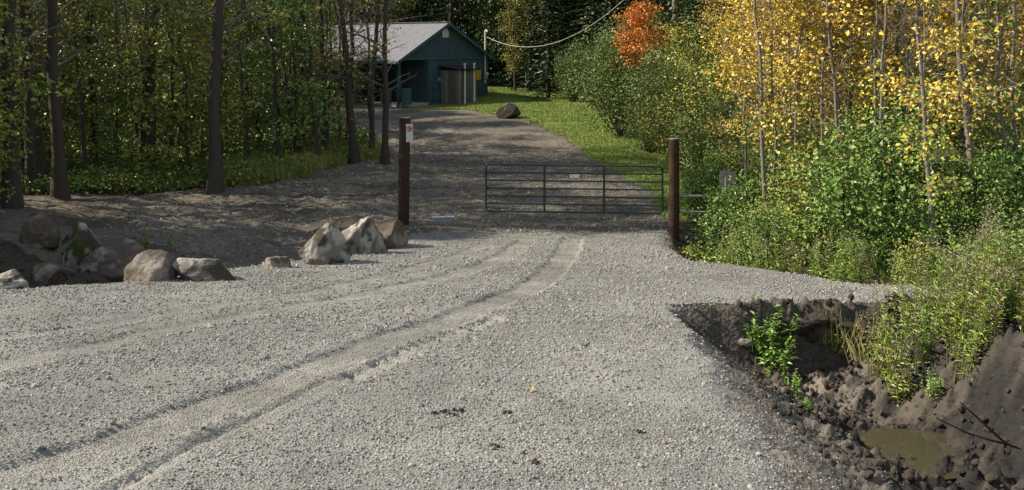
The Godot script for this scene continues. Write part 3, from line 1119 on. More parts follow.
func gate_and_posts() -> void:
	rng.seed = 41
	# --- wooden posts
	var lp := ground(-2.42, 21.6)
	var top_l := at_depth(405, 118, 21.6)
	var o := thing("gate_post", lp, "round red-brown wooden post bearing the white sign", "post")
	var s := Shape.new()
	var r := 0.125
	var axis := top_l - lp
	s.tube(PackedVector3Array([Vector3(0, -0.3, 0), axis * 0.5, axis]), PackedFloat32Array([r * 1.05, r, r * 0.97]), 14, Color.WHITE, 0.02, false)
	part("shaft", s.mesh(), M.post_wood, o)
	s = Shape.new()
	s.tube(PackedVector3Array([axis, axis + Vector3.UP * 0.012]), PackedFloat32Array([r * 0.97, r * 0.9]), 14)
	part("cut_end", s.mesh(), M.post_top, o)
	# sign on it: a white plate with a red ring, a bar and a dark figure
	var sign_at := at_depth(409.5, 133, 21.6 - 0.14)
	var sg := thing("post_sign", sign_at, "small white sign with a red barred ring on the post", "sign")
	s = Shape.new()
	s.box(Vector3.ZERO, Vector3(0.15, 0.40, 0.006))
	part("plate", s.mesh(), M.white_paint, sg)
	var ring := Shape.new()
	for k in 24:
		var a := TAU * k / 24.0
		var b := TAU * (k + 1) / 24.0
		var pa := Vector3(cos(a), sin(a), 0)
		var pb := Vector3(cos(b), sin(b), 0)
		var c := Vector3(0, 0.095, 0.006)
		ring.quad(c + pa * 0.048, c + pa * 0.064, c + pb * 0.064, c + pb * 0.048)
	ring.box(Vector3(0, 0.095, 0.0055), Vector3(0.105, 0.014, 0.004), Basis(Vector3.BACK, -0.75))
	part("red_ring", ring.mesh(), M.red_sign, sg)
	s = Shape.new()
	s.box(Vector3(-0.008, 0.075, 0.0045), Vector3(0.018, 0.055, 0.002))
	s.box(Vector3(0.008, 0.108, 0.0045), Vector3(0.044, 0.03, 0.002))
	part("dark_figure", s.mesh(), M.black_metal, sg)
	sg.rotation.y = 0.08
	# chain hanging from it
	var c0 := at_depth(400, 180, 21.45)
	var c1 := hit(428, 200)
	var c2 := hit(455, 199)
	var cpts := PackedVector3Array()
	var crad := PackedFloat32Array()
	for k in 17:
		var t := k / 16.0
		var p := c0.lerp(c1, t * 2.0) if t < 0.5 else c1.lerp(c2, t * 2.0 - 1.0)
		if t < 0.5:
			p.y -= 0.10 * sin(TAU * t)
		cpts.append(p + Vector3.UP * 0.02)
		crad.append(0.010 + 0.004 * (k % 2))
	s = Shape.new()
	s.tube(cpts, crad, 5)
	top("chain", s.mesh(), M.galvanised, Vector3.ZERO, "thin steel chain hanging from the signed post to the ground", "chain")
	# a fallen metal plate on the ground
	var pl := hit(443, 222)
	s = Shape.new()
	s.box(Vector3.ZERO, Vector3(0.46, 0.12, 0.18), Basis(Vector3.UP, 0.15))
	s.box(Vector3(0, 0.066, 0), Vector3(0.50, 0.012, 0.22), Basis(Vector3.UP, 0.15))
	top("steel_box", s.mesh(), M.galvanised, pl + Vector3.UP * 0.05, "low grey steel box lying on the ground by the signed post", "box")
	# --- right post
	var rp := ground(3.29, 19.7)
	var top_r := at_depth(674, 139, 19.7)
	o = thing("gate_post", rp, "square-topped brown wooden post that carries the green gate", "post")
	s = Shape.new()
	axis = top_r - rp
	s.tube(PackedVector3Array([Vector3(0, -0.4, 0), axis * 0.5, axis]), PackedFloat32Array([0.115, 0.108, 0.105]), 14, Color.WHITE, 0.02, false)
	part("shaft", s.mesh(), M.post_wood, o)
	s = Shape.new()
	s.tube(PackedVector3Array([axis, axis + Vector3.UP * 0.012]), PackedFloat32Array([0.105, 0.098]), 14)
	part("cut_end", s.mesh(), M.post_top, o)
	# --- the gate
	var dg := 19.9
	var a0 := at_depth(486, 164.5, dg + 0.25)
	var b0 := at_depth(662.5, 166.5, dg - 0.1)
	var a1 := at_depth(486, 211, dg + 0.25)
	var b1 := at_depth(662.5, 213.5, dg - 0.1)
	var g := thing("farm_gate", a1, "long green tubular steel farm gate standing across the driveway", "gate")
	var tube_r := 0.019
	# outer frame with rounded corners
	s = Shape.new()
	var fr := PackedVector3Array()
	var corners := [a1, b1, b0, a0]
	for k in 4:
		var c: Vector3 = corners[k]
		var pr: Vector3 = corners[(k + 3) % 4]
		var nx: Vector3 = corners[(k + 1) % 4]
		for t in 6:
			var q := t / 5.0
			var from := c + (pr - c).normalized() * 0.1
			var to := c + (nx - c).normalized() * 0.1
			fr.append(from.lerp(c, q).lerp(c.lerp(to, q), q) - a1)
	fr.append(fr[0])
	var rad := PackedFloat32Array()
	for k in fr.size():
		rad.append(tube_r)
	s.tube(fr, rad, 8)
	part("frame", s.mesh(), M.gate_paint, g)
	for k in range(1, 6):
		var t := k / 6.0
		s = Shape.new()
		s.tube(PackedVector3Array([a0.lerp(a1, t) - a1, b0.lerp(b1, t) - a1]), PackedFloat32Array([tube_r * 0.85, tube_r * 0.85]), 8)
		part("rail", s.mesh(), M.gate_paint, g)
	for t in [0.335, 0.672]:
		s = Shape.new()
		var p: Vector3 = a0.lerp(b0, t) - a1
		var q: Vector3 = a1.lerp(b1, t) - a1
		s.box((p + q) * 0.5 + Vector3(0, 0, 0.02), Vector3(0.045, p.distance_to(q) + 0.02, 0.02))
		part("brace", s.mesh(), M.gate_paint, g)
	s = Shape.new()
	var la := a0.lerp(a1, 0.42) - a1
	var lb := a0.lerp(a1, 0.55) - a1
	s.slab(PackedVector3Array([la + Vector3(0.01, 0, 0.012), la + Vector3(0.1, -0.1, 0.012), lb + Vector3(0.01, 0, 0.012)]), Vector3(0, 0, -0.02))
	part("latch_plate", s.mesh(), M.gate_paint, g)
	for t in [0.12, 0.88]:
		s = Shape.new()
		var p: Vector3 = b0.lerp(b1, t) - a1
		s.tube(PackedVector3Array([p, p + Vector3(0.14, 0, 0.0), p + Vector3(0.20, 0, -0.02)]), PackedFloat32Array([0.012, 0.012, 0.012]), 6)
		part("hinge", s.mesh(), M.gate_paint, g)
	s = Shape.new()
	var pc := at_depth(574.5, 176.5, dg + 0.04) - a1
	s.box(pc, Vector3(0.21, 0.085, 0.005))
	var plate := part("name_plate", s.mesh(), M.white_paint, g)
	s = Shape.new()
	s.box(pc + Vector3(-0.118, 0, 0.004), Vector3(0.025, 0.04, 0.004))
	s.box(pc + Vector3(0.118, 0, 0.004), Vector3(0.025, 0.04, 0.004))
	s.box(pc + Vector3(0, -0.048, 0.004), Vector3(0.21, 0.014, 0.004))
	part("plate_clip", s.mesh(), M.black_metal, plate)
	# --- short steel side panel behind the leaves
	var sp := thing("side_rail_panel", ground(5.0, 19.9), "short galvanised two-rail fence panel beside the gate post", "fence")
	var o3 := sp.position
	for py in [196.0, 212.0]:
		s = Shape.new()
		s.tube(PackedVector3Array([at_depth(680, py, 19.75) - o3, at_depth(760, py + 0.5, 20.2) - o3]), PackedFloat32Array([0.024, 0.024]), 8)
		part("rail", s.mesh(), M.galvanised, sp)
	s = Shape.new()
	s.tube(PackedVector3Array([at_depth(726, 178, 20.0) - o3, at_depth(725, 245, 20.0) - o3 + Vector3.DOWN * 0.3]), PackedFloat32Array([0.026, 0.026]), 8)
	part("upright", s.mesh(), M.galvanised, sp)
	s = Shape.new()
	s.box(Vector3.ZERO, Vector3(0.34, 0.38, 0.01))
	top("grey_notice_board", s.mesh(), M.concrete, at_depth(728, 180, 20.3), "blank grey board half hidden by leaves beside the side rails", "board")

func shed() -> void:
	rng.seed = 51
	var phi := deg_to_rad(52.0)
	var corner := Vector3(-6.35, 0.0, -55.0)
	corner.y = at_depth(400, 105, 55.0).y
	var o := thing("storage_shed", corner, "teal board shed with a grey metal gable roof and side porch", "shed")
	o.rotation.y = phi
	var W := 7.8
	var L := 11.0
	var P := 2.4           # porch width
	var eave := at_depth(404, 61, 55.0).y - corner.y + 0.12
	var peak := at_depth(453, 23, 58.0).y - corner.y - 0.06
	var half := W * 0.5
	var slope := (peak - eave) / half
	# gable-end wall with boards standing proud of grooves
	var board := 0.2
	var x := 0.0
	var wall := Shape.new()
	wall.slab(PackedVector3Array([Vector3(0, eave, 0), Vector3(half, peak, 0), Vector3(W, eave, 0)]), Vector3(0, 0, -0.06))
	part("gable", wall.mesh(), M.teal_paint, o)
	var boards := Shape.new()
	while x < W - 0.01:
		var x1 := minf(x + board - 0.012, W)
		var y0 := eave + slope * minf(x, W - x)
		var y1 := eave + slope * minf(x1, W - x1)
		var proud := 0.022 + 0.006 * rng.randf()
		if y0 > eave + 0.02 or y1 > eave + 0.02:
			boards.slab(PackedVector3Array([Vector3(x, eave - 0.03, proud), Vector3(x, y0, proud), Vector3(x1, y1, proud), Vector3(x1, eave - 0.03, proud)]), Vector3(0, 0, -proud - 0.002))
		if x >= P - 0.05:
			boards.box(Vector3((x + x1) * 0.5, eave * 0.5 - 0.17, proud * 0.5 - 0.014), Vector3(x1 - x, eave - 0.09 + 0.3, proud))
		x += board
	tag(part("siding_boards", boards.mesh(), M.teal_paint, o), "", "", "", "stuff")
	wall = Shape.new()
	wall.box(Vector3((P + W) * 0.5, eave * 0.5 - 0.15, -0.05), Vector3(W - P, eave + 0.29, 0.06))
	part("front_wall", wall.mesh(), M.teal_paint, o)
	wall = Shape.new()
	wall.box(Vector3(W - 0.05, eave * 0.5 - 0.15, -L * 0.5), Vector3(0.08, eave + 0.2, L - 0.2))
	part("side_wall", wall.mesh(), M.teal_paint, o)
	wall = Shape.new()
	wall.box(Vector3(P, eave * 0.5 + 0.2, -L * 0.5), Vector3(0.08, eave + 1.0, L - 0.2))
	var yy := 0.1
	while yy < L - 0.2:
		wall.box(Vector3(P - 0.05, eave * 0.5 + 0.1, -yy - 0.1), Vector3(0.025, eave + 0.8, 0.185))
		yy += 0.2
	part("porch_wall", wall.mesh(), M.teal_paint, o)
	wall = Shape.new()
	wall.box(Vector3(W * 0.5, eave * 0.5 + 0.2, -L + 0.05), Vector3(W - 0.1, eave + 0.8, 0.08))
	wall.slab(PackedVector3Array([Vector3(0, eave, -L + 0.02), Vector3(half, peak, -L + 0.02), Vector3(W, eave, -L + 0.02)]), Vector3(0, 0, 0.06))
	part("rear_wall", wall.mesh(), M.teal_paint, o)
	# belt board, corner boards
	wall = Shape.new()
	wall.box(Vector3(W * 0.5, eave - 0.02, 0.045), Vector3(W, 0.12, 0.03))
	part("belt_board", wall.mesh(), M.teal_trim, o)
	for cx in [P + 0.06, W - 0.06]:
		wall = Shape.new()
		wall.box(Vector3(cx, eave * 0.5 - 0.2, 0.035), Vector3(0.12, eave + 0.2, 0.03))
		part("corner_board", wall.mesh(), M.teal_trim, o)
	# roof: two sheets with ribs
	var over := 0.42
	var front := 0.40
	for side in [0, 1]:
		var rs := Shape.new()
		var ridge_x := half
		var eave_x := -over if side == 0 else W + over
		var low := eave - over * slope + 0.10
		var outline := PackedVector3Array([Vector3(eave_x, low, front), Vector3(ridge_x, peak + 0.10, front), Vector3(ridge_x, peak + 0.10, -L - 0.3), Vector3(eave_x, low, -L - 0.3)])
		rs.slab(outline, Vector3(0, -0.05, 0))
		var z := front - 0.02
		while z > -L - 0.28:
			var e1 := Vector3(eave_x, low + 0.012, z)
			var e2 := Vector3(ridge_x, peak + 0.112, z)
			rs.slab(PackedVector3Array([e1, e2, e2 + Vector3(0, 0, -0.03), e1 + Vector3(0, 0, -0.03)]), Vector3(0, -0.02, 0))
			z -= 0.3
		var sheet := part("roof", rs.mesh(), M.roof_metal, o)
		if side == 0:
			rs = Shape.new()
			rs.box(Vector3(ridge_x, peak + 0.12, -L * 0.5), Vector3(0.3, 0.03, L + 0.66))
			part("ridge_cap", rs.mesh(), M.roof_metal, sheet)
		rs = Shape.new()
		var e := Vector3(eave_x, low - 0.06, front + 0.006)
		var q := Vector3(ridge_x, peak + 0.04, front + 0.006)
		rs.slab(PackedVector3Array([e + Vector3.DOWN * 0.11, e + Vector3.UP * 0.07, q + Vector3.UP * 0.07, q + Vector3.DOWN * 0.11]), Vector3(0, 0, -0.03))
		part("barge_board", rs.mesh(), M.teal_trim, o)
		rs = Shape.new()
		rs.box(Vector3(eave_x, low - 0.1, -L * 0.5), Vector3(0.03, 0.12, L + 0.5))
		part("eave_board", rs.mesh(), M.teal_trim, o)
	# gable vent
	wall = Shape.new()
	wall.slab(PackedVector3Array([Vector3(half - 0.28, peak - 0.78, 0.06), Vector3(half - 0.28, peak - 0.42, 0.06), Vector3(half, peak - 0.2, 0.06), Vector3(half + 0.28, peak - 0.42, 0.06), Vector3(half + 0.28, peak - 0.78, 0.06)]), Vector3(0, 0, -0.03))
	var vent := part("gable_vent", wall.mesh(), M.white_paint, o)
	wall = Shape.new()
	for k in 4:
		wall.box(Vector3(half, peak - 0.72 + 0.09 * k, 0.07), Vector3(0.48, 0.02, 0.03), Basis(Vector3.RIGHT, 0.5))
	part("louvres", wall.mesh(), M.white_paint, vent)
	# porch posts, slab and half wall
	for z in [-0.08, -3.6, -7.2, -L + 0.2]:
		wall = Shape.new()
		wall.box(Vector3(0.1, eave * 0.5 - 0.1, z), Vector3(0.16, eave + 0.1, 0.16))
		part("porch_post", wall.mesh(), M.teal_paint, o)
	wall = Shape.new()
	wall.box(Vector3(0.1, eave - 0.03, -L * 0.5), Vector3(0.12, 0.18, L - 0.5))
	part("porch_beam", wall.mesh(), M.teal_paint, o)
	wall = Shape.new()
	wall.box(Vector3(P * 0.5, -0.1, -L * 0.5 + 0.2), Vector3(P - 0.1, 0.26, L - 0.2))
	part("porch_floor", wall.mesh(), M.concrete, o)
	# service hatch with ledge, small fuse box, yellow notice, meter and mast
	wall = Shape.new()
	wall.box(Vector3(P + 0.9, 0.50, 0.045), Vector3(1.0, 0.72, 0.03))
	wall.box(Vector3(P + 0.9, 0.89, 0.07), Vector3(1.1, 0.05, 0.1))
	part("hatch", wall.mesh(), M.teal_trim, o)
	wall = Shape.new()
	wall.box(Vector3(P + 0.95, 1.35, 0.07), Vector3(0.22, 0.2, 0.09))
	part("switch_box", wall.mesh(), M.galvanised, o)
	# things on or against the wall (placed in the shed's own axes)
	var to := o.transform
	var notice := Shape.new()
	notice.box(Vector3.ZERO, Vector3(0.52, 0.62, 0.02))
	var yn := thing("wall_notice", to * Vector3(W - 0.95, 1.55, 0.07), "tall yellow notice with a red foot on the shed wall", "sign")
	yn.rotation.y = phi
	part("board", notice.mesh(), M.yellow_sign, yn)
	notice = Shape.new()
	notice.box(Vector3(0, -0.36, 0), Vector3(0.30, 0.09, 0.02))
	part("red_strip", notice.mesh(), M.red_sign, yn)
	var mast := thing("service_mast", to * Vector3(W - 0.35, 0.0, 0.14), "white electric service mast with a round meter on the shed wall", "mast")
	mast.rotation.y = phi
	var ms := Shape.new()
	var mast_top := at_depth(486, 32, 60.5).y - mast.position.y
	ms.tube(PackedVector3Array([Vector3(0, 1.0, 0.0), Vector3(0, mast_top, 0.0)]), PackedFloat32Array([0.04, 0.04]), 8)
	ms.tube(PackedVector3Array([Vector3(0, mast_top, 0.0), Vector3(0.02, mast_top + 0.1, 0.06), Vector3(0.05, mast_top + 0.02, 0.16)]), PackedFloat32Array([0.06, 0.075, 0.05]), 8)
	part("conduit", ms.mesh(), M.white_paint, mast)
	ms = Shape.new()
	ms.box(Vector3(0, 1.5, 0.05), Vector3(0.24, 0.4, 0.12))
	var mbox := part("meter_box", ms.mesh(), M.galvanised, mast)
	ms = Shape.new()
	ms.tube(PackedVector3Array([Vector3(0, 1.58, 0.11), Vector3(0, 1.58, 0.2)]), PackedFloat32Array([0.1, 0.09]), 14)
	part("meter", ms.mesh(), M.white_paint, mbox)
	# grey plank closet leaning on the wall
	var cl := thing("plank_closet", to * Vector3(3.4, -0.05, 0.10), "weathered grey plank closet with a sagging roof against the shed", "closet")
	cl.rotation.y = phi
	var deep := 1.15
	var wide := 1.85
	var tall := 2.0
	var tones := [Color(0.16, 0.145, 0.125), Color(0.22, 0.20, 0.175), Color(0.27, 0.25, 0.215), Color(0.33, 0.305, 0.265), Color(0.19, 0.15, 0.12)]
	for k in 4:
		var pw := deep / 4.0
		wall = Shape.new()
		wall.box(Vector3(0.02 * rng.randf(), tall * 0.5 - 0.05, pw * (k + 0.5)), Vector3(0.03, tall - 0.06 * rng.randf(), pw - 0.015), Basis.IDENTITY, tones[rng.randi() % 3])
		part("plank", wall.mesh(), M.grey_board, cl)
		wall = Shape.new()
		wall.box(Vector3(wide - 0.02 * rng.randf(), tall * 0.5 - 0.05, pw * (k + 0.5)), Vector3(0.03, tall - 0.06 * rng.randf(), pw - 0.015), Basis.IDENTITY, tones[rng.randi() % 5])
		part("plank", wall.mesh(), M.grey_board, cl)
	for k in 8:
		var pw := wide / 8.0
		wall = Shape.new()
		wall.box(Vector3(pw * (k + 0.5), tall * 0.5 - 0.1 * rng.randf(), deep + 0.02 * rng.randf()), Vector3(pw - 0.015, tall - 0.06, 0.03), Basis(Vector3.BACK, rng.randf_range(-0.012, 0.012)), tones[rng.randi_range(0, 4)])
		part("plank", wall.mesh(), M.grey_board, cl)
	wall = Shape.new()
	wall.slab(PackedVector3Array([Vector3(-0.15, tall + 0.22, -0.04), Vector3(wide + 0.12, tall + 0.14, -0.04), Vector3(wide + 0.12, tall - 0.02, deep + 0.2), Vector3(-0.15, tall + 0.06, deep + 0.2)]), Vector3(0, -0.06, 0), Color(0.05, 0.042, 0.036))
	part("closet_roof", wall.mesh(), M.grey_board, cl)
	for k in 2:
		var pole := thing("white_pole", to * Vector3(3.95 + 0.85 * k, -0.05, 1.5), ["white pole leaning on the middle of the plank closet", "white pole leaning on the far end of the plank closet"][k], "pole")
		pole.rotation.y = phi
		wall = Shape.new()
		wall.tube(PackedVector3Array([Vector3(-0.12, -0.02, 0.1), Vector3(0.22, 2.28, -0.2)]), PackedFloat32Array([0.055, 0.05]), 8)
		part("shaft", wall.mesh(), M.white_paint, pole)
		wall = Shape.new()
		wall.tube(PackedVector3Array([Vector3(0.22, 2.26, -0.2), Vector3(0.226, 2.34, -0.21)]), PackedFloat32Array([0.085, 0.085]), 8)
		part("cap", wall.mesh(), M.white_paint, pole)
	# teal barrels and a bench on the porch
	for k in 2:
		var br := thing("barrel", to * Vector3(0.15 + 0.1 * k, 0.03, [0.45, -1.2][k]), ["teal barrel standing by the front porch post", "teal barrel standing deeper in the porch"][k], "barrel")
		wall = Shape.new()
		var pr := PackedVector3Array()
		var rr := PackedFloat32Array()
		for q in [[0.0, 0.27], [0.03, 0.29], [0.28, 0.29], [0.3, 0.305], [0.33, 0.29], [0.56, 0.29], [0.58, 0.305], [0.61, 0.29], [0.86, 0.29], [0.88, 0.27]]:
			pr.append(Vector3(0, q[0], 0))
			rr.append(q[1])
		wall.tube(pr, rr, 16)
		part("drum", wall.mesh(), M.teal_trim, br)
		wall = Shape.new()
		wall.tube(PackedVector3Array([Vector3(0, 0.875, 0), Vector3(0, 0.9, 0)]), PackedFloat32Array([0.30, 0.30]), 16)
		part("lid", wall.mesh(), M.teal_paint, br)
	var bench := thing("work_bench", to * Vector3(1.2, 0.03, -3.0), "dark wooden bench standing on the porch", "bench")
	bench.rotation.y = phi
	wall = Shape.new()
	wall.box(Vector3(0, 0.8, 0), Vector3(1.2, 0.06, 2.0), Basis.IDENTITY, Color(0.06, 0.045, 0.035))
	part("bench_top", wall.mesh(), M.grey_board, bench)
	for sx in [-0.5, 0.5]:
		for sz in [-0.9, 0.9]:
			wall = Shape.new()
			wall.box(Vector3(sx, 0.385, sz), Vector3(0.08, 0.77, 0.08), Basis.IDENTITY, Color(0.06, 0.045, 0.035))
			part("leg", wall.mesh(), M.grey_board, bench)

func poles_and_wire() -> void:
	var foot := ground(7.45, 46.0)
	var up := thing("utility_pole", foot, "grey wooden utility pole rising behind the orange tree", "pole")
	var s := Shape.new()
	s.tube(PackedVector3Array([Vector3(0, -0.5, 0), Vector3(0.1, 4.5, 0), Vector3(0.2, 9.5, 0)]), PackedFloat32Array([0.16, 0.145, 0.12]), 12)
	part("shaft", s.mesh(), M.pale_bark, up)
	s = Shape.new()
	s.tube(PackedVector3Array([Vector3(0.12, 8.2, 0.1), Vector3(-0.02, 8.2, 0.2)]), PackedFloat32Array([0.05, 0.04]), 8)
	part("insulator", s.mesh(), M.white_paint, up)
	var a := at_depth(487, 37, 60.4)
	var b := foot + Vector3(0.1, 8.2, 0.15)
	var pts := PackedVector3Array()
	var rad := PackedFloat32Array()
	for k in 33:
		var t := k / 32.0
		pts.append(a.lerp(b, t) + Vector3.DOWN * 2.2 * 4.0 * t * (1.0 - t))
		rad.append(0.013)
	s = Shape.new()
	s.tube(pts, rad, 6)
	top("service_cable", s.mesh(), M.cable, Vector3.ZERO, "pale service cable sagging from the shed mast to the utility pole", "cable")
	var fp := hit(526, 91)
	s = Shape.new()
	s.tube(PackedVector3Array([Vector3(0, -0.2, 0), Vector3(0, 1.35, 0)]), PackedFloat32Array([0.03, 0.03]), 6)
	top("thin_post", s.mesh(), M.galvanised, fp, "thin grey metal post standing on the lawn before dark trees", "post")

var protos := {}

func woods() -> void:
	rng.seed = 61
	var dark_green := [Color(0.055, 0.090, 0.022), Color(0.075, 0.115, 0.028), Color(0.095, 0.12, 0.03)]
	var mid_green := [Color(0.12, 0.22, 0.045), Color(0.16, 0.26, 0.055), Color(0.21, 0.29, 0.065)]
	var olive := [Color(0.17, 0.23, 0.045), Color(0.23, 0.27, 0.05), Color(0.32, 0.28, 0.055), Color(0.13, 0.20, 0.04)]
	var gold := [Color(0.76, 0.57, 0.07), Color(0.66, 0.43, 0.07), Color(0.52, 0.30, 0.07), Color(0.82, 0.66, 0.14), Color(0.42, 0.41, 0.08)]
	var rust := [Color(0.54, 0.32, 0.10), Color(0.64, 0.43, 0.15), Color(0.46, 0.26, 0.08), Color(0.70, 0.54, 0.15), Color(0.32, 0.32, 0.08)]
	var orange := [Color(0.624, 0.180, 0.024), Color(0.720, 0.276, 0.042), Color(0.600, 0.312, 0.060), Color(0.552, 0.120, 0.024)]
	var mixed := [Color(0.24, 0.32, 0.06), Color(0.16, 0.25, 0.055), Color(0.42, 0.39, 0.07), Color(0.12, 0.21, 0.045), Color(0.40, 0.28, 0.06)]
	var needle := [Color(0.018, 0.035, 0.012), Color(0.026, 0.046, 0.016), Color(0.034, 0.055, 0.018)]
	protos.forest = []
	for k in 4:
		protos.forest.append(make_tree({"high": 15.0, "radius": 0.17, "wobble": 0.10, "first": 0.22, "limbs": 44, "reach": 3.0, "rise": 0.5, "twigs": 6, "leaves": 14, "leaf": 0.14, "spread": 0.42, "palette": [mixed, olive, dark_green, rust][k], "dead": 0.75, "bark": M.grey_bark, "limb_bark": M.limb_bark}))
	protos.slim = []
	for k in 3:
		protos.slim.append(make_tree({"high": 12.0, "radius": 0.085, "wobble": 0.12, "first": 0.16, "limbs": 34, "reach": 1.7, "rise": 0.55, "twigs": 5, "leaves": 8, "leaf": 0.09, "spread": 0.3, "palette": [olive, rust, mixed][k], "dead": 0.85, "bark": M.grey_bark, "limb_bark": M.limb_bark}))
	protos.maple = []
	for k in 4:
		protos.maple.append(make_tree({"high": 4.6, "radius": 0.035, "wobble": 0.25, "first": 0.1, "limbs": 30, "reach": 1.6, "rise": 0.25, "twigs": 7, "leaves": 18, "leaf": 0.085, "spread": 0.3, "layered": 0.35, "palette": [olive, mid_green, olive, mixed][k], "bark": M.dark_bark}))
	protos.young = []
	for k in 5:
		protos.young.append(make_tree({"high": 9.0, "radius": 0.046, "wobble": 0.10, "first": 0.2, "limbs": 42, "reach": 1.3, "rise": 0.6, "twigs": 8, "leaves": 24, "leaf": 0.074, "spread": 0.30, "palette": [gold, rust, gold, mixed, gold][k], "low_palette": mixed, "low_below": 3.0, "dead": 0.5, "bark": M.pale_bark}))
	protos.stem = []
	for k in 3:
		protos.stem.append(make_tree({"high": 8.0, "radius": 0.036, "wobble": 0.08, "first": 0.3, "limbs": 22, "reach": 0.8, "rise": 0.8, "twigs": 4, "leaves": 10, "leaf": 0.064, "spread": 0.22, "palette": [gold, rust, mixed][k], "dead": 1.0, "bark": M.pale_bark}))
	protos.bush = []
	for k in 4:
		protos.bush.append(make_bush({"high": 2.7, "stems": 16, "reach": 1.0, "twigs": 12, "twig": 0.22, "leaves": 17, "leaf": 0.07, "spread": 0.20, "palette": [mid_green, mixed, mid_green, mid_green][k], "bark": M.dark_bark}))
	protos.alder = []
	for k in 2:
		protos.alder.append(make_bush({"high": 5.0, "stems": 22, "reach": 2.1, "twigs": 20, "twig": 0.5, "leaves": 24, "leaf": 0.10, "spread": 0.42, "radius": 0.035, "from": 0.05, "palette": [[Color(0.11, 0.17, 0.042), Color(0.15, 0.21, 0.055), Color(0.21, 0.24, 0.055), Color(0.09, 0.14, 0.03)], mixed][k], "bark": M.grey_bark}))
	protos.conifer = [make_conifer(15.0, 2.9, needle), make_conifer(13.0, 2.5, needle), make_conifer(10.0, 2.2, [Color(0.03, 0.055, 0.016), Color(0.045, 0.07, 0.02)])]
	protos.back = []
	for k in 4:
		protos.back.append(make_tree({"high": 11.0, "radius": 0.13, "wobble": 0.1, "first": 0.05, "limbs": 60, "reach": 3.0, "rise": 0.4, "twigs": 8, "leaves": 26, "leaf": 0.19, "spread": 0.5, "palette": [dark_green, olive, mixed, rust][k], "bark": M.grey_bark}))
	protos.orange = make_tree({"high": 4.9, "radius": 0.045, "wobble": 0.2, "first": 0.5, "limbs": 34, "reach": 1.3, "rise": 0.7, "twigs": 6, "leaves": 16, "leaf": 0.09, "spread": 0.24, "palette": orange, "bark": M.grey_bark})
	protos.yellow = make_tree({"high": 7.5, "radius": 0.07, "wobble": 0.2, "first": 0.15, "limbs": 36, "reach": 1.6, "rise": 0.5, "twigs": 6, "leaves": 18, "leaf": 0.10, "spread": 0.32, "palette": [Color(0.30, 0.25, 0.03), Color(0.24, 0.22, 0.03), Color(0.16, 0.17, 0.03)], "bark": M.grey_bark})

	# --- trunks that stand at the edge of the woods on the lot's side: [foot x, foot y, top x, kind, size]
	rng.seed = 62
	var left_trunks := [[11, 208, 9, 0, 1.0], [60, 198, 50, 0, 0.95], [150, 172, 155, 0, 0.9], [142, 168, 143, 1, 1.0], [169, 166, 176, 1, 0.9], [176, 160, 201, 1, 0.85], [203, 162, 201, 1, 0.9], [215, 190, 217, 0, 1.05], [318, 150, 297, 1, 1.0], [318, 166, 304, 1, 1.15], [325, 160, 321, 1, 1.1], [355, 163, 341, 0, 0.8], [350, 155, 354, 1, 1.1], [371, 158, 377, 1, 1.15], [385, 164, 386, 0, 0.72], [248, 158, 243, 1, 0.8], [279, 160, 272, 1, 0.75], [96, 176, 92, 1, 0.9], [34, 180, 40, 1, 0.95]]
	var thick := ["thick dark tree trunk on the soil bank above the mossy boulder", "dark forked-limbed tree trunk standing above the leaning dark slab", "dark tree trunk set back among saplings behind the dirt lot", "thick straight dark tree trunk alone at the edge of the dirt lot", "leaning dark tree trunk in pale grass where lot meets driveway", "straight dark tree trunk beside the driveway behind the signed post"]
	for q in left_trunks:
		var foot := hit(q[0], q[1])
		var tip := at_depth(q[2], 0.0, -foot.z)
		var pool: Array = protos.forest if q[3] == 0 else protos.slim
		copy_of(pool[rng.randi() % pool.size()], "forest_tree" if q[3] == 0 else "slender_tree", foot, rng.randf() * TAU, q[4] * rng.randf_range(0.95, 1.05), thick.pop_front() if q[3] == 0 else "slender grey-stemmed tree at the edge of the woods by the dirt lot", "tree", "dark trunks lining the dirt lot" if q[3] == 0 else "slender stems lining the dirt lot", tip - foot)
	# --- the woods go on beside the frame; their shade lies over the boulders and the lot
	for q in [[-13.8, 23.4], [-17.5, 24.0], [-20.5, 25.6], [-15.6, 22.2], [-12.6, 25.6]]:
		copy_of(protos.forest[rng.randi() % 4], "forest_tree", ground(q[0], q[1]), rng.randf() * TAU, rng.randf_range(0.85, 1.05), "tall leafy tree of the woods on the bank above the boulders", "tree", "trees on the bank above the boulders")
	for q in [[-10.8, 15.2], [-12.0, 16.2], [-11.2, 17.4], [-12.6, 18.6], [-13.2, 15.4], [-10.6, 18.9], [-14.0, 17.2], [-11.6, 14.2]]:
		copy_of(protos.maple[rng.randi() % 4], "understory_maple", ground(q[0], q[1]), rng.randf() * TAU, rng.randf_range(0.95, 1.15), "bank-side leafy sapling that shades the boulders", "tree", "saplings on the bank by the boulders")
	for q in [[-12.8, 16.4, 0.62], [-13.6, 18.4, 0.72], [-15.2, 17.2, 0.75], [-14.4, 20.0, 0.85], [-16.6, 19.2, 0.85], [-12.4, 20.6, 0.75]]:
		copy_of(protos.back[rng.randi() % 4], "bushy_tree", ground(q[0], q[1]), rng.randf() * TAU, q[2], "bushy tree on the soil bank beside the boulders", "tree", "bushy trees on the bank beside the boulders")
	placed_edge()
	# --- depth of the woods on that side
	var placed := []
	var tries := 0
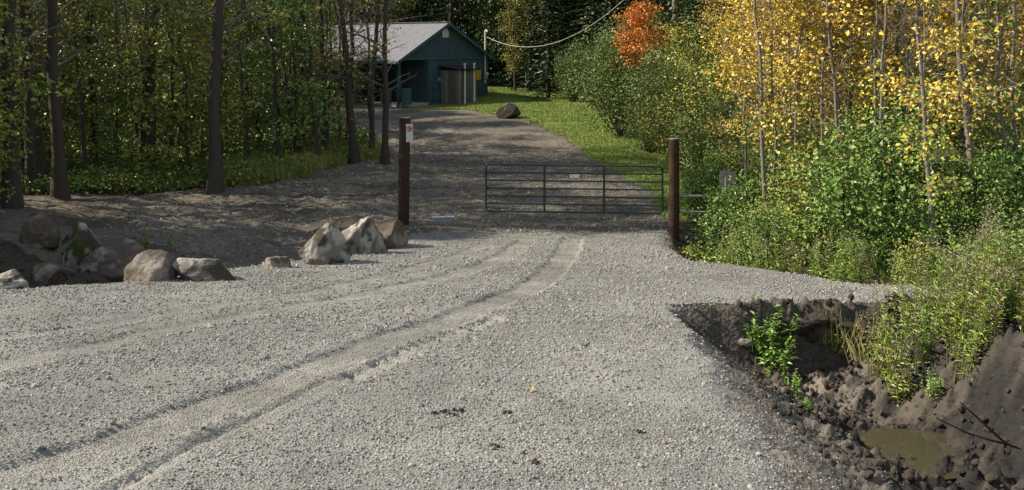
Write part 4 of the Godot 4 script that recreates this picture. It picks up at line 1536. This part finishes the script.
	while placed.size() < 25 and tries < 4000:
		tries += 1
		var d := rng.randf_range(25.0, 66.0)
		var x := rng.randf_range(-0.62 * d - 8.0, -5.0)
		if in_clearing(x, d, 1.6) or near(placed, x, d, 3.4) or (d < 54.0 and x > -0.13 * d - 7.0) or in_shed(x, d, 3.0):
			continue
		placed.append(Vector2(x, d))
		var pool: Array = protos.forest if rng.randf() < 0.65 else protos.slim
		copy_of(pool[rng.randi() % pool.size()], "forest_tree", ground(x, d), rng.randf() * TAU, rng.randf_range(0.8, 1.1), "tall leafy tree deep in the dark woods behind the dirt lot", "tree", "trees deep in the woods behind the lot", Vector3(rng.randfn() * 0.04, 1, rng.randfn() * 0.04))
	placed = []
	tries = 0
	while placed.size() < 24 and tries < 4000:
		tries += 1
		var d := rng.randf_range(46.0, 64.0)
		var x := rng.randf_range(-0.6 * d - 2.0, -9.0)
		if in_clearing(x, d, 2.0) or near(placed, x, d, 2.6) or in_shed(x, d, 3.5) or x > -0.13 * d - 5.0:
			continue
		placed.append(Vector2(x, d))
		copy_of(protos.back[rng.randi() % 4], "bushy_tree", ground(x, d), rng.randf() * TAU, rng.randf_range(0.7, 1.0), "bushy tree leafed to the ground far back in the dark woods", "tree", "bushy trees far back in the woods")
	placed = []
	tries = 0
	while placed.size() < 66 and tries < 6000:
		tries += 1
		var d := rng.randf_range(25.0, 52.0)
		var x := rng.randf_range(-0.6 * d - 2.0, -5.0)
		if in_clearing(x, d, 1.5) or near(placed, x, d, 1.25) or in_shed(x, d, 2.5):
			continue
		placed.append(Vector2(x, d))
		var kind := rng.randi() % 4
		copy_of(protos.maple[kind], "understory_maple", ground(x, d), rng.randf() * TAU, rng.randf_range(0.65, 1.5), ["olive leafy sapling growing among the dark trunks", "fresh green leafy sapling growing among the dark trunks", "sprawling olive sapling with layered sprays among the dark trunks", "sapling of mixed yellow and green leaves among the dark trunks"][kind], "tree", "leafy saplings among the dark trunks", Vector3(rng.randfn() * 0.08, 1, rng.randfn() * 0.08))
	# --- behind the shed and the lawn
	placed = []
	tries = 0
	while placed.size() < 84 and tries < 5000:
		tries += 1
		var d := rng.randf_range(67.0, 100.0)
		var x := rng.randf_range(-0.6 * d, 0.45 * d)
		if near(placed, x, d, 2.5) or in_shed(x, d, 3.0) or (d < 72.0 and x > -3.0 and x < 6.0):
			continue
		placed.append(Vector2(x, d))
		var lean := Vector3(rng.randfn() * 0.02, 1, rng.randfn() * 0.02)
		if x > -6.0 and rng.randf() < 0.8 or rng.randf() < 0.4:
			copy_of(protos.conifer[rng.randi() % 2], "conifer", ground(x, d), rng.randf() * TAU, rng.randf_range(0.85, 1.15), "dark evergreen standing in the woods behind the teal shed", "tree", "evergreens behind the shed", lean)
		else:
			copy_of(protos.back[[0, 1, 3, 3][rng.randi() % 4]], "forest_tree", ground(x, d), rng.randf() * TAU, rng.randf_range(0.8, 1.15), "tall broadleaf tree standing in the woods behind the shed", "tree", "broadleaf trees behind the shed", lean)
	# named trees by the lawn
	copy_of(protos.yellow, "yellow_tree", ground(0.2, 64.5), 0.6, 1.0, "yellow-green tree beside the shed's service mast", "tree")
	var back := [[500, 76.0, 1.0, 1], [470, 78.0, 1.0, 0], [445, 76.0, 1.05, 1], [425, 80.0, 1.1, 0], [400, 78.0, 1.0, 1], [535, 74.0, 1.1, 0], [655, 60.0, 1.1, 1], [668, 58.0, 1.0, 0], [680, 64.0, 1.2, 1], [598, 70.0, 1.1, 1], [625, 70.0, 1.1, 0], [645, 66.0, 1.1, 1], [560, 67.0, 1.1, 1], [515, 70.0, 1.1, 0], [578, 66.0, 0.9, 0], [610, 64.0, 1.0, 1], [548, 60.0, 1.0, 2], [572, 57.0, 0.8, 2], [592, 62.0, 1.05, 2], [530, 66.0, 1.1, 2]]
	for q in back:
		var x: float = (q[0] - 512.0) / F * q[1]
		copy_of(protos.alder[0] if q[0] == 572 else protos.conifer[q[3]], "evergreen_shrub" if q[0] == 572 else "conifer", ground(x, q[1]), rng.randf() * TAU, q[2], "leafy dark bush at the back of the lawn" if q[0] == 572 else "dark evergreen standing behind the lawn and the shed", "bush" if q[0] == 572 else "tree", "" if q[0] == 572 else "evergreens behind the lawn")
	for q in [[488, 74.0, 1.0], [508, 70.0, 0.95], [524, 76.0, 1.1], [541, 72.0, 1.0], [558, 75.0, 1.1], [574, 71.0, 1.0], [592, 76.0, 1.15], [612, 71.0, 1.1], [634, 73.0, 1.15], [656, 70.0, 1.15], [460, 75.0, 1.1], [436, 77.0, 1.15], [412, 78.0, 1.2], [385, 79.0, 1.2]]:
		copy_of(protos.back[0], "bushy_tree", ground((q[0] - 512.0) / F * q[1], q[1]), rng.randf() * TAU, q[2], "deep green leafy tree closing the woods behind the shed and lawn", "tree", "deep green trees behind the shed and lawn")
	# --- green bushes between the lawn and the gate post
	rng.seed = 63
	for q in [[622, 40.5, 0.95, 0, "big green bush at the lawn edge below the orange tree"], [648, 36.0, 0.85, 0, "green bush at the lawn edge behind the gate post"], [600, 50.0, 0.9, 0, "tall green bush farther up the lawn edge"], [668, 42.0, 1.05, 1, "yellowing bush in front of the utility pole"], [690, 31.0, 0.8, 1, "yellowing bush just behind the gate post"], [705, 38.0, 1.1, 1, "tall yellowing bush behind the steel side rails"], [640, 52.0, 1.25, 0, "tall green bush behind the orange tree"], [720, 27.0, 0.62, 0, "low green bush right behind the side rails"]]:
		var x: float = (q[0] - 512.0) / F * q[1]
		copy_of(protos.alder[q[3]], "lawn_bush", ground(x, q[1]), rng.randf() * TAU, q[2], q[4], "bush")
	for q in [[742, 18.6, 0.75], [758, 18.9, 0.9], [735, 21.5, 0.9], [716, 22.0, 0.7]]:
		copy_of(protos.bush[2], "roadside_bush", ground((q[0] - 512.0) / F * q[1], q[1]), rng.randf() * TAU, q[2], "green bush growing over the steel side rails", "bush", "bushes over the side rails")
	var of := ground((638.0 - 512.0) / F * 40.0, 40.0)
	copy_of(protos.orange, "orange_maple", of, 0.3, 1.05, "small maple with a bright orange crown above the green bushes", "tree")
	# --- young trees on the right of the apron: [foot x, foot y, top x]
	var right_trunks := [[766, 232, 754, 1.05], [747, 222, 742, 0.7], [862, 226, 836, 1.15], [812, 228, 806, 0.8], [866, 215, 862, 0.75], [890, 226, 884, 0.85], [900, 228, 896, 1.0], [936, 258, 914, 0.9], [961, 236, 963, 1.05], [975, 248, 957, 1.2], [990, 238, 986, 0.8], [1001, 230, 1006, 0.85], [829, 214, 826, 0.75], [786, 214, 780, 0.8], [1020, 246, 1012, 0.95], [918, 222, 917, 0.85]]
	for q in right_trunks:
		var p := flat_hit(q[0], q[1] + 10.0)
		p = p * maxf(1.0, 15.6 / p.y) if past_right_far(p.x, p.y) < 1.0 else p
		var foot := ground(p.x, p.y)
		var tip := at_depth(q[2], 0.0, p.y)
		var kind := rng.randi() % 5
		copy_of(protos.young[kind], "young_tree", foot, rng.randf() * TAU, q[3], ["slim pale-stemmed golden-leaved tree beside the apron", "slim pale-stemmed rust-leaved tree beside the apron", "slim pale-stemmed tree with loose golden leaves beside the apron", "slim pale-stemmed tree with green and yellow leaves beside the apron", "slim pale-stemmed tree with bright yellow leaves beside the apron"][kind], "tree", "slim young trees beside the gravel apron", tip - foot)
	for q in [[778, 228, 772], [800, 230, 798], [822, 232, 820], [838, 234, 830], [878, 236, 872], [886, 238, 884], [908, 238, 902], [926, 240, 924], [944, 240, 936], [968, 242, 966], [984, 240, 978], [1006, 244, 1002], [792, 226, 786], [850, 232, 848]]:
		var p := flat_hit(q[0], q[1] + 14.0)
		if past_right_far(p.x, p.y) < 1.0:
			p *= maxf(1.0, 15.2 / p.y)
		var foot := ground(p.x, p.y)
		copy_of(protos.stem[rng.randi() % 3], "bare_sapling", foot, rng.randf() * TAU, rng.randf_range(0.8, 1.1), "thin pale sapling with a bare lower stem among green bushes", "tree", "bare-stemmed saplings among the green bushes", at_depth(q[2], 0.0, p.y) - foot)
	placed = []
	tries = 0
	while placed.size() < 46 and tries < 5000:
		tries += 1
		var d := rng.randf_range(15.5, 44.0)
		var x := rng.randf_range(3.0 + 0.06 * d, 0.62 * d + 4.0)
		if past_right_far(x, d) < 1.6 or near(placed, x, d, 1.5) or (x < 0.17 * d + 1.4):
			continue
		placed.append(Vector2(x, d))
		var kind := rng.randi() % 5
		copy_of(protos.young[kind], "young_tree", ground(x, d), rng.randf() * TAU, rng.randf_range(0.75, 1.2), ["young golden-leaved tree in the thicket behind the apron", "young rust-leaved tree in the thicket behind the apron", "young loose-crowned golden tree in the thicket behind the apron", "young green and yellow tree in the thicket behind the apron", "young bright yellow tree in the thicket behind the apron"][kind], "tree", "young trees in the yellow thicket", Vector3(-0.05 + rng.randfn() * 0.05, 1, rng.randfn() * 0.05))
	placed = []
	tries = 0
	while placed.size() < 26 and tries < 5000:
		tries += 1
		var d := rng.randf_range(40.0, 66.0)
		var x := rng.randf_range(0.17 * d + 2.0, 0.6 * d)
		if near(placed, x, d, 3.0):
			continue
		placed.append(Vector2(x, d))
		copy_of(protos.back[[0, 0, 1, 0][rng.randi() % 4]], "forest_tree", ground(x, d), rng.randf() * TAU, rng.randf_range(0.8, 1.05), "tall tree closing the view behind the yellow thicket", "tree", "tall trees behind the yellow thicket")
	# --- bushes along the apron
	rng.seed = 64
	placed = []
	tries = 0
	while placed.size() < 56 and tries < 5000:
		tries += 1
		var d := rng.randf_range(12.6, 24.0)
		var x := rng.randf_range(3.6, 0.56 * d + 2.0)
		var r := past_right_far(x, d)
		if r < 0.75 or r > 4.5 or near(placed, x, d, 0.85) or (x < 4.6 and d > 16.0):
			continue
		placed.append(Vector2(x, d))
		var kind := rng.randi() % 4
		copy_of(protos.bush[kind], "roadside_bush", ground(x, d), rng.randf() * TAU, rng.randf_range(0.55, 1.1) * (0.75 if r < 1.5 else 1.0), ["fresh green bush at the foot of the young trees", "yellowing mixed bush at the foot of the young trees", "loose fresh green bush at the foot of the young trees", "spreading fresh green bush at the foot of the young trees"][kind], "bush", "green bushes along the apron")

func placed_edge() -> void:
	# more thin stems just inside the edge of the woods
	var placed := []
	var tries := 0
	while placed.size() < 20 and tries < 4000:
		tries += 1
		var px := rng.randf_range(0.0, 385.0)
		var p := flat_hit(px, lerpf(196.0, 160.0, px / 385.0) - rng.randf_range(0.0, 22.0))
		if in_clearing(p.x, p.y, 0.6) or near(placed, p.x, p.y, 0.8):
			continue
		placed.append(p)
		copy_of(protos.slim[rng.randi() % 3], "slender_tree", ground(p.x, p.y), rng.randf() * TAU, rng.randf_range(0.7, 1.0), "thin dark stem rising among saplings just inside the woods", "tree", "thin stems just inside the woods", Vector3(rng.randfn() * 0.05, 1, rng.randfn() * 0.05))

func in_shed(x: float, d: float, margin: float) -> bool:
	# in the shed's own axes
	var phi := deg_to_rad(52.0)
	var q := Vector2(x + 6.35, -(d - 55.0))
	var along := q.x * cos(phi) - q.y * sin(phi)
	var across := q.x * sin(phi) + q.y * cos(phi)
	return along > -margin and along < 7.8 + margin and across < margin and across > -11.0 - margin

func in_clearing(x: float, d: float, margin: float) -> bool:
	if d < 21.5 and past_left_edge(x, d) < 6.0 + margin:
		return true
	for o in [Vector2(0, 0), Vector2(margin, 0), Vector2(-margin, 0), Vector2(0, margin), Vector2(0, -margin)]:
		var p: Vector2 = Vector2(x, d) + o
		if Geometry2D.is_point_in_polygon(p, yard_edge) or Geometry2D.is_point_in_polygon(p, lawn_edge):
			return true
	return false

func near(list: Array, x: float, d: float, gap: float) -> bool:
	for q in list:
		if q.distance_squared_to(Vector2(x, d)) < gap * gap:
			return true
	return false

func undergrowth() -> void:
	rng.seed = 71
	var green := [Color(0.15, 0.28, 0.042), Color(0.20, 0.33, 0.055), Color(0.26, 0.37, 0.07), Color(0.33, 0.38, 0.08)]
	var heads := [Color(0.24, 0.17, 0.14), Color(0.30, 0.23, 0.19), Color(0.20, 0.15, 0.11), Color(0.34, 0.27, 0.20)]
	var yellowed := [Color(0.30, 0.27, 0.04), Color(0.22, 0.23, 0.04), Color(0.35, 0.28, 0.06)]
	# --- tall weeds on the far bank of the ditch
	var weeds := [make_weed(1.05, 9, green, heads, 0.10, 0.24), make_weed(0.95, 8, green, heads, 0.11, 0.22), make_weed(0.8, 8, green + yellowed, heads, 0.10, 0.25), make_weed(0.5, 7, yellowed + green, [], 0.10, 0.25)]
	var placed := []
	var tries := 0
	while placed.size() < 60 and tries < 6000:
		tries += 1
		var d := rng.randf_range(8.15, 10.4)
		var x := rng.randf_range(3.6, 6.3)
		if near(placed, x, d, 0.19) or d < 8.15 + maxf(0.0, 3.85 - x) * 2.0 or (x < 4.05 and d > 9.7):
			continue
		placed.append(Vector2(x, d))
		var front := d < 8.9 or x < 3.9
		copy_of(weeds[rng.randi_range(2, 3) if front and rng.randf() < 0.6 else rng.randi() % 3], "goldenrod", ground(x, d), rng.randf() * TAU, rng.randf_range(0.75, 1.05), "clump of tall green goldenrod with brown seed heads above the ditch", "plant", "goldenrod clumps above the ditch", Vector3(rng.randfn() * 0.06, 1, rng.randfn() * 0.06))
	placed = []
	tries = 0
	while placed.size() < 40 and tries < 6000:
		tries += 1
		var d := rng.randf_range(11.6, 18.0)
		var x := rng.randf_range(3.0, 0.56 * d + 0.6)
		var r := past_right_far(x, d)
		if r < 0.12 or r > 1.1 or near(placed, x, d, 0.28) or (x < 4.0 and d > 15.2):
			continue
		placed.append(Vector2(x, d))
		copy_of(weeds[rng.randi_range(1, 3)], "roadside_weed", ground(x, d), rng.randf() * TAU, rng.randf_range(0.6, 1.0), "clump of green weeds at the far edge of the gravel apron", "plant", "weed clumps along the apron", Vector3(rng.randfn() * 0.1, 1, rng.randfn() * 0.1))
	# --- the leafy plants at the ditch corner
	var fresh := [Color(0.16, 0.31, 0.05), Color(0.21, 0.37, 0.06), Color(0.27, 0.40, 0.09)]
	var plant := make_weed(0.42, 12, fresh, [], 0.085, 0.26, 0.42)
	for q in [[768, 352, 1.3, "bright green leafy plant beside the pale rock in the ditch corner"], [780, 374, 1.05, "bright green leafy plant in front of the taller one in the ditch"], [756, 343, 0.7, "small bright green plant right behind the pale rock"], [792, 392, 0.5, "small green sprout on the gravel slope of the ditch"], [806, 412, 0.3, "tiny green seedling low on the gravel slope"], [836, 345, 0.45, "small green plant beside the heap of soil clods"], [930, 395, 0.5, "small bright green plant at the foot of the goldenrod"]]:
		copy_of(plant, "ditch_plant", hit(q[0], q[1]), rng.randf() * TAU, q[2], q[3], "plant")
	# --- small yellow-leaved seedlings among the boulders
	var seedling := make_weed(0.45, 3, [Color(0.30, 0.30, 0.03), Color(0.22, 0.27, 0.04)], [], 0.10, 0.12, 0.6)
	for q in [[146, 250, 0.9, "yellow-green seedling between the brown boulders"], [112, 268, 0.6, "small seedling in front of the wide brown boulder"], [40, 262, 0.5, "lone seedling in the dark soil of the bank"], [170, 246, 0.5, "small seedling in the hole behind the low brown boulder"]]:
		copy_of(seedling, "seedling", hit(q[0], q[1]), rng.randf() * TAU, q[2], q[3], "plant")
	# --- straw-coloured grass tufts hanging over the ditch end
	var straw := grass_mesh(46, 0.42, [Color(0.42, 0.36, 0.18), Color(0.34, 0.31, 0.14), Color(0.22, 0.24, 0.06)], 0.1)
	for q in [[838, 350], [852, 356], [864, 366], [872, 352], [885, 372], [828, 342]]:
		var o := top("straw_grass", straw, M.dry, hit(q[0], q[1]), "tuft of straw-coloured grass at the end of the ditch", "grass", "straw grass tufts at the ditch end")
		o.rotation = Vector3(rng.randf_range(-0.4, 0.4), rng.randf() * TAU, rng.randf_range(-0.4, 0.4))
	# --- ground cover: stuff
	var fern := [herb_mesh(0.45, 60, 0.13, [Color(0.10, 0.18, 0.036), Color(0.14, 0.22, 0.05), Color(0.19, 0.24, 0.05)], 0.32), herb_mesh(0.35, 55, 0.10, [Color(0.11, 0.19, 0.04), Color(0.22, 0.26, 0.055), Color(0.32, 0.30, 0.06)], 0.3)]
	var where := [[], []]
	for k in 5200:
		var d := rng.randf_range(20.0, 50.0)
		var x := rng.randf_range(-0.56 * d - 2.0, -4.0)
		if in_clearing(x, d, 0.25) or in_shed(x, d, 0.5):
			continue
		where[k % 2].append(Transform3D(Basis(Vector3.UP, rng.randf() * TAU).scaled_local(Vector3.ONE * rng.randf_range(0.5, 1.3)), ground(x, d)))
	for k in 2600:
		var d := rng.randf_range(12.5, 30.0)
		var x := rng.randf_range(3.0, 0.56 * d + 3.0)
		if past_right_far(x, d) < 0.35 or (d > 20.0 and Geometry2D.is_point_in_polygon(Vector2(x, d), yard_edge)):
			continue
		where[k % 2].append(Transform3D(Basis(Vector3.UP, rng.randf() * TAU).scaled_local(Vector3.ONE * rng.randf_range(0.35, 0.9)), ground(x, d)))
	for k in 2:
		scatter("forest_undergrowth", fern[k], M.leaf, where[k], "low green undergrowth covering the forest floor", "undergrowth")
	var lawn := grass_mesh(30, 0.05, [Color(0.13, 0.24, 0.035), Color(0.18, 0.29, 0.045), Color(0.23, 0.30, 0.06), Color(0.28, 0.28, 0.08)], 0.22, 0.010)
	var spots := []
	for k in 26000:
		var d := rng.randf_range(21.0, 72.0)
		var x := rng.randf_range(-6.0, 0.24 * d + 3.0)
		var p := Vector2(x + 0.3 * n_mid.get_noise_2d(x, d), d)
		if not Geometry2D.is_point_in_polygon(p, lawn_edge) or in_shed(x, d, 0.0):
			continue
		spots.append(Transform3D(Basis(Vector3.UP, rng.randf() * TAU).scaled_local(Vector3.ONE * rng.randf_range(0.6, 1.4) * (1.0 + d * 0.006)), ground(x, d)))
	scatter("lawn_grass", lawn, M.leaf, spots, "short green grass of the lawn", "grass")
	# taller grass at the foot of the first trees
	var tall := grass_mesh(30, 0.5, [Color(0.24, 0.33, 0.06), Color(0.34, 0.36, 0.09), Color(0.42, 0.37, 0.14)], 0.22, 0.009)
	spots = []
	for k in 1800:
		var px := rng.randf_range(215.0, 395.0)
		var p := flat_hit(px, lerpf(186.0, 160.0, (px - 215.0) / 180.0) + rng.randf_range(-14.0, 2.0))
		if in_clearing(p.x, p.y, 0.1):
			continue
		spots.append(Transform3D(Basis(Vector3.UP, rng.randf() * TAU).scaled_local(Vector3.ONE * rng.randf_range(0.5, 1.1)), ground(p.x, p.y)))
	scatter("edge_grass", tall, M.leaf, spots, "tall pale grass along the edge of the woods", "grass")
	# fallen leaves
	var fallen := Shape.new()
	fallen.leaf(Vector3(-0.035, 0.006, 0), Vector3.RIGHT, Vector3.BACK, Vector3.UP, 0.055, 0.04, Color(0.30, 0.16, 0.05))
	var fallen2 := Shape.new()
	fallen2.leaf(Vector3(-0.03, 0.006, 0), Vector3.RIGHT, Vector3.BACK, Vector3.UP, 0.05, 0.036, Color(0.40, 0.27, 0.07))
	where = [[], []]
	for k in 9000:
		var d := rng.randf_range(6.0, 40.0)
		var x := rng.randf_range(-0.56 * d, 0.56 * d)
		var kind := kind_at(x, d)
		var share: float = [0.008, 0.06, 0.25, 0.06, 1.0][kind]
		if rng.randf() > share:
			continue
		where[k % 2].append(Transform3D(Basis(rand_dir(), rng.randf() * 0.5) * Basis(Vector3.UP, rng.randf() * TAU), ground(x, d, 0.008)))
	scatter("fallen_leaves", fallen.mesh(), M.dry, where[0], "scattered rusty fallen leaves", "leaves")
	scatter("fallen_leaves", fallen2.mesh(), M.dry, where[1], "scattered yellow fallen leaves", "leaves")
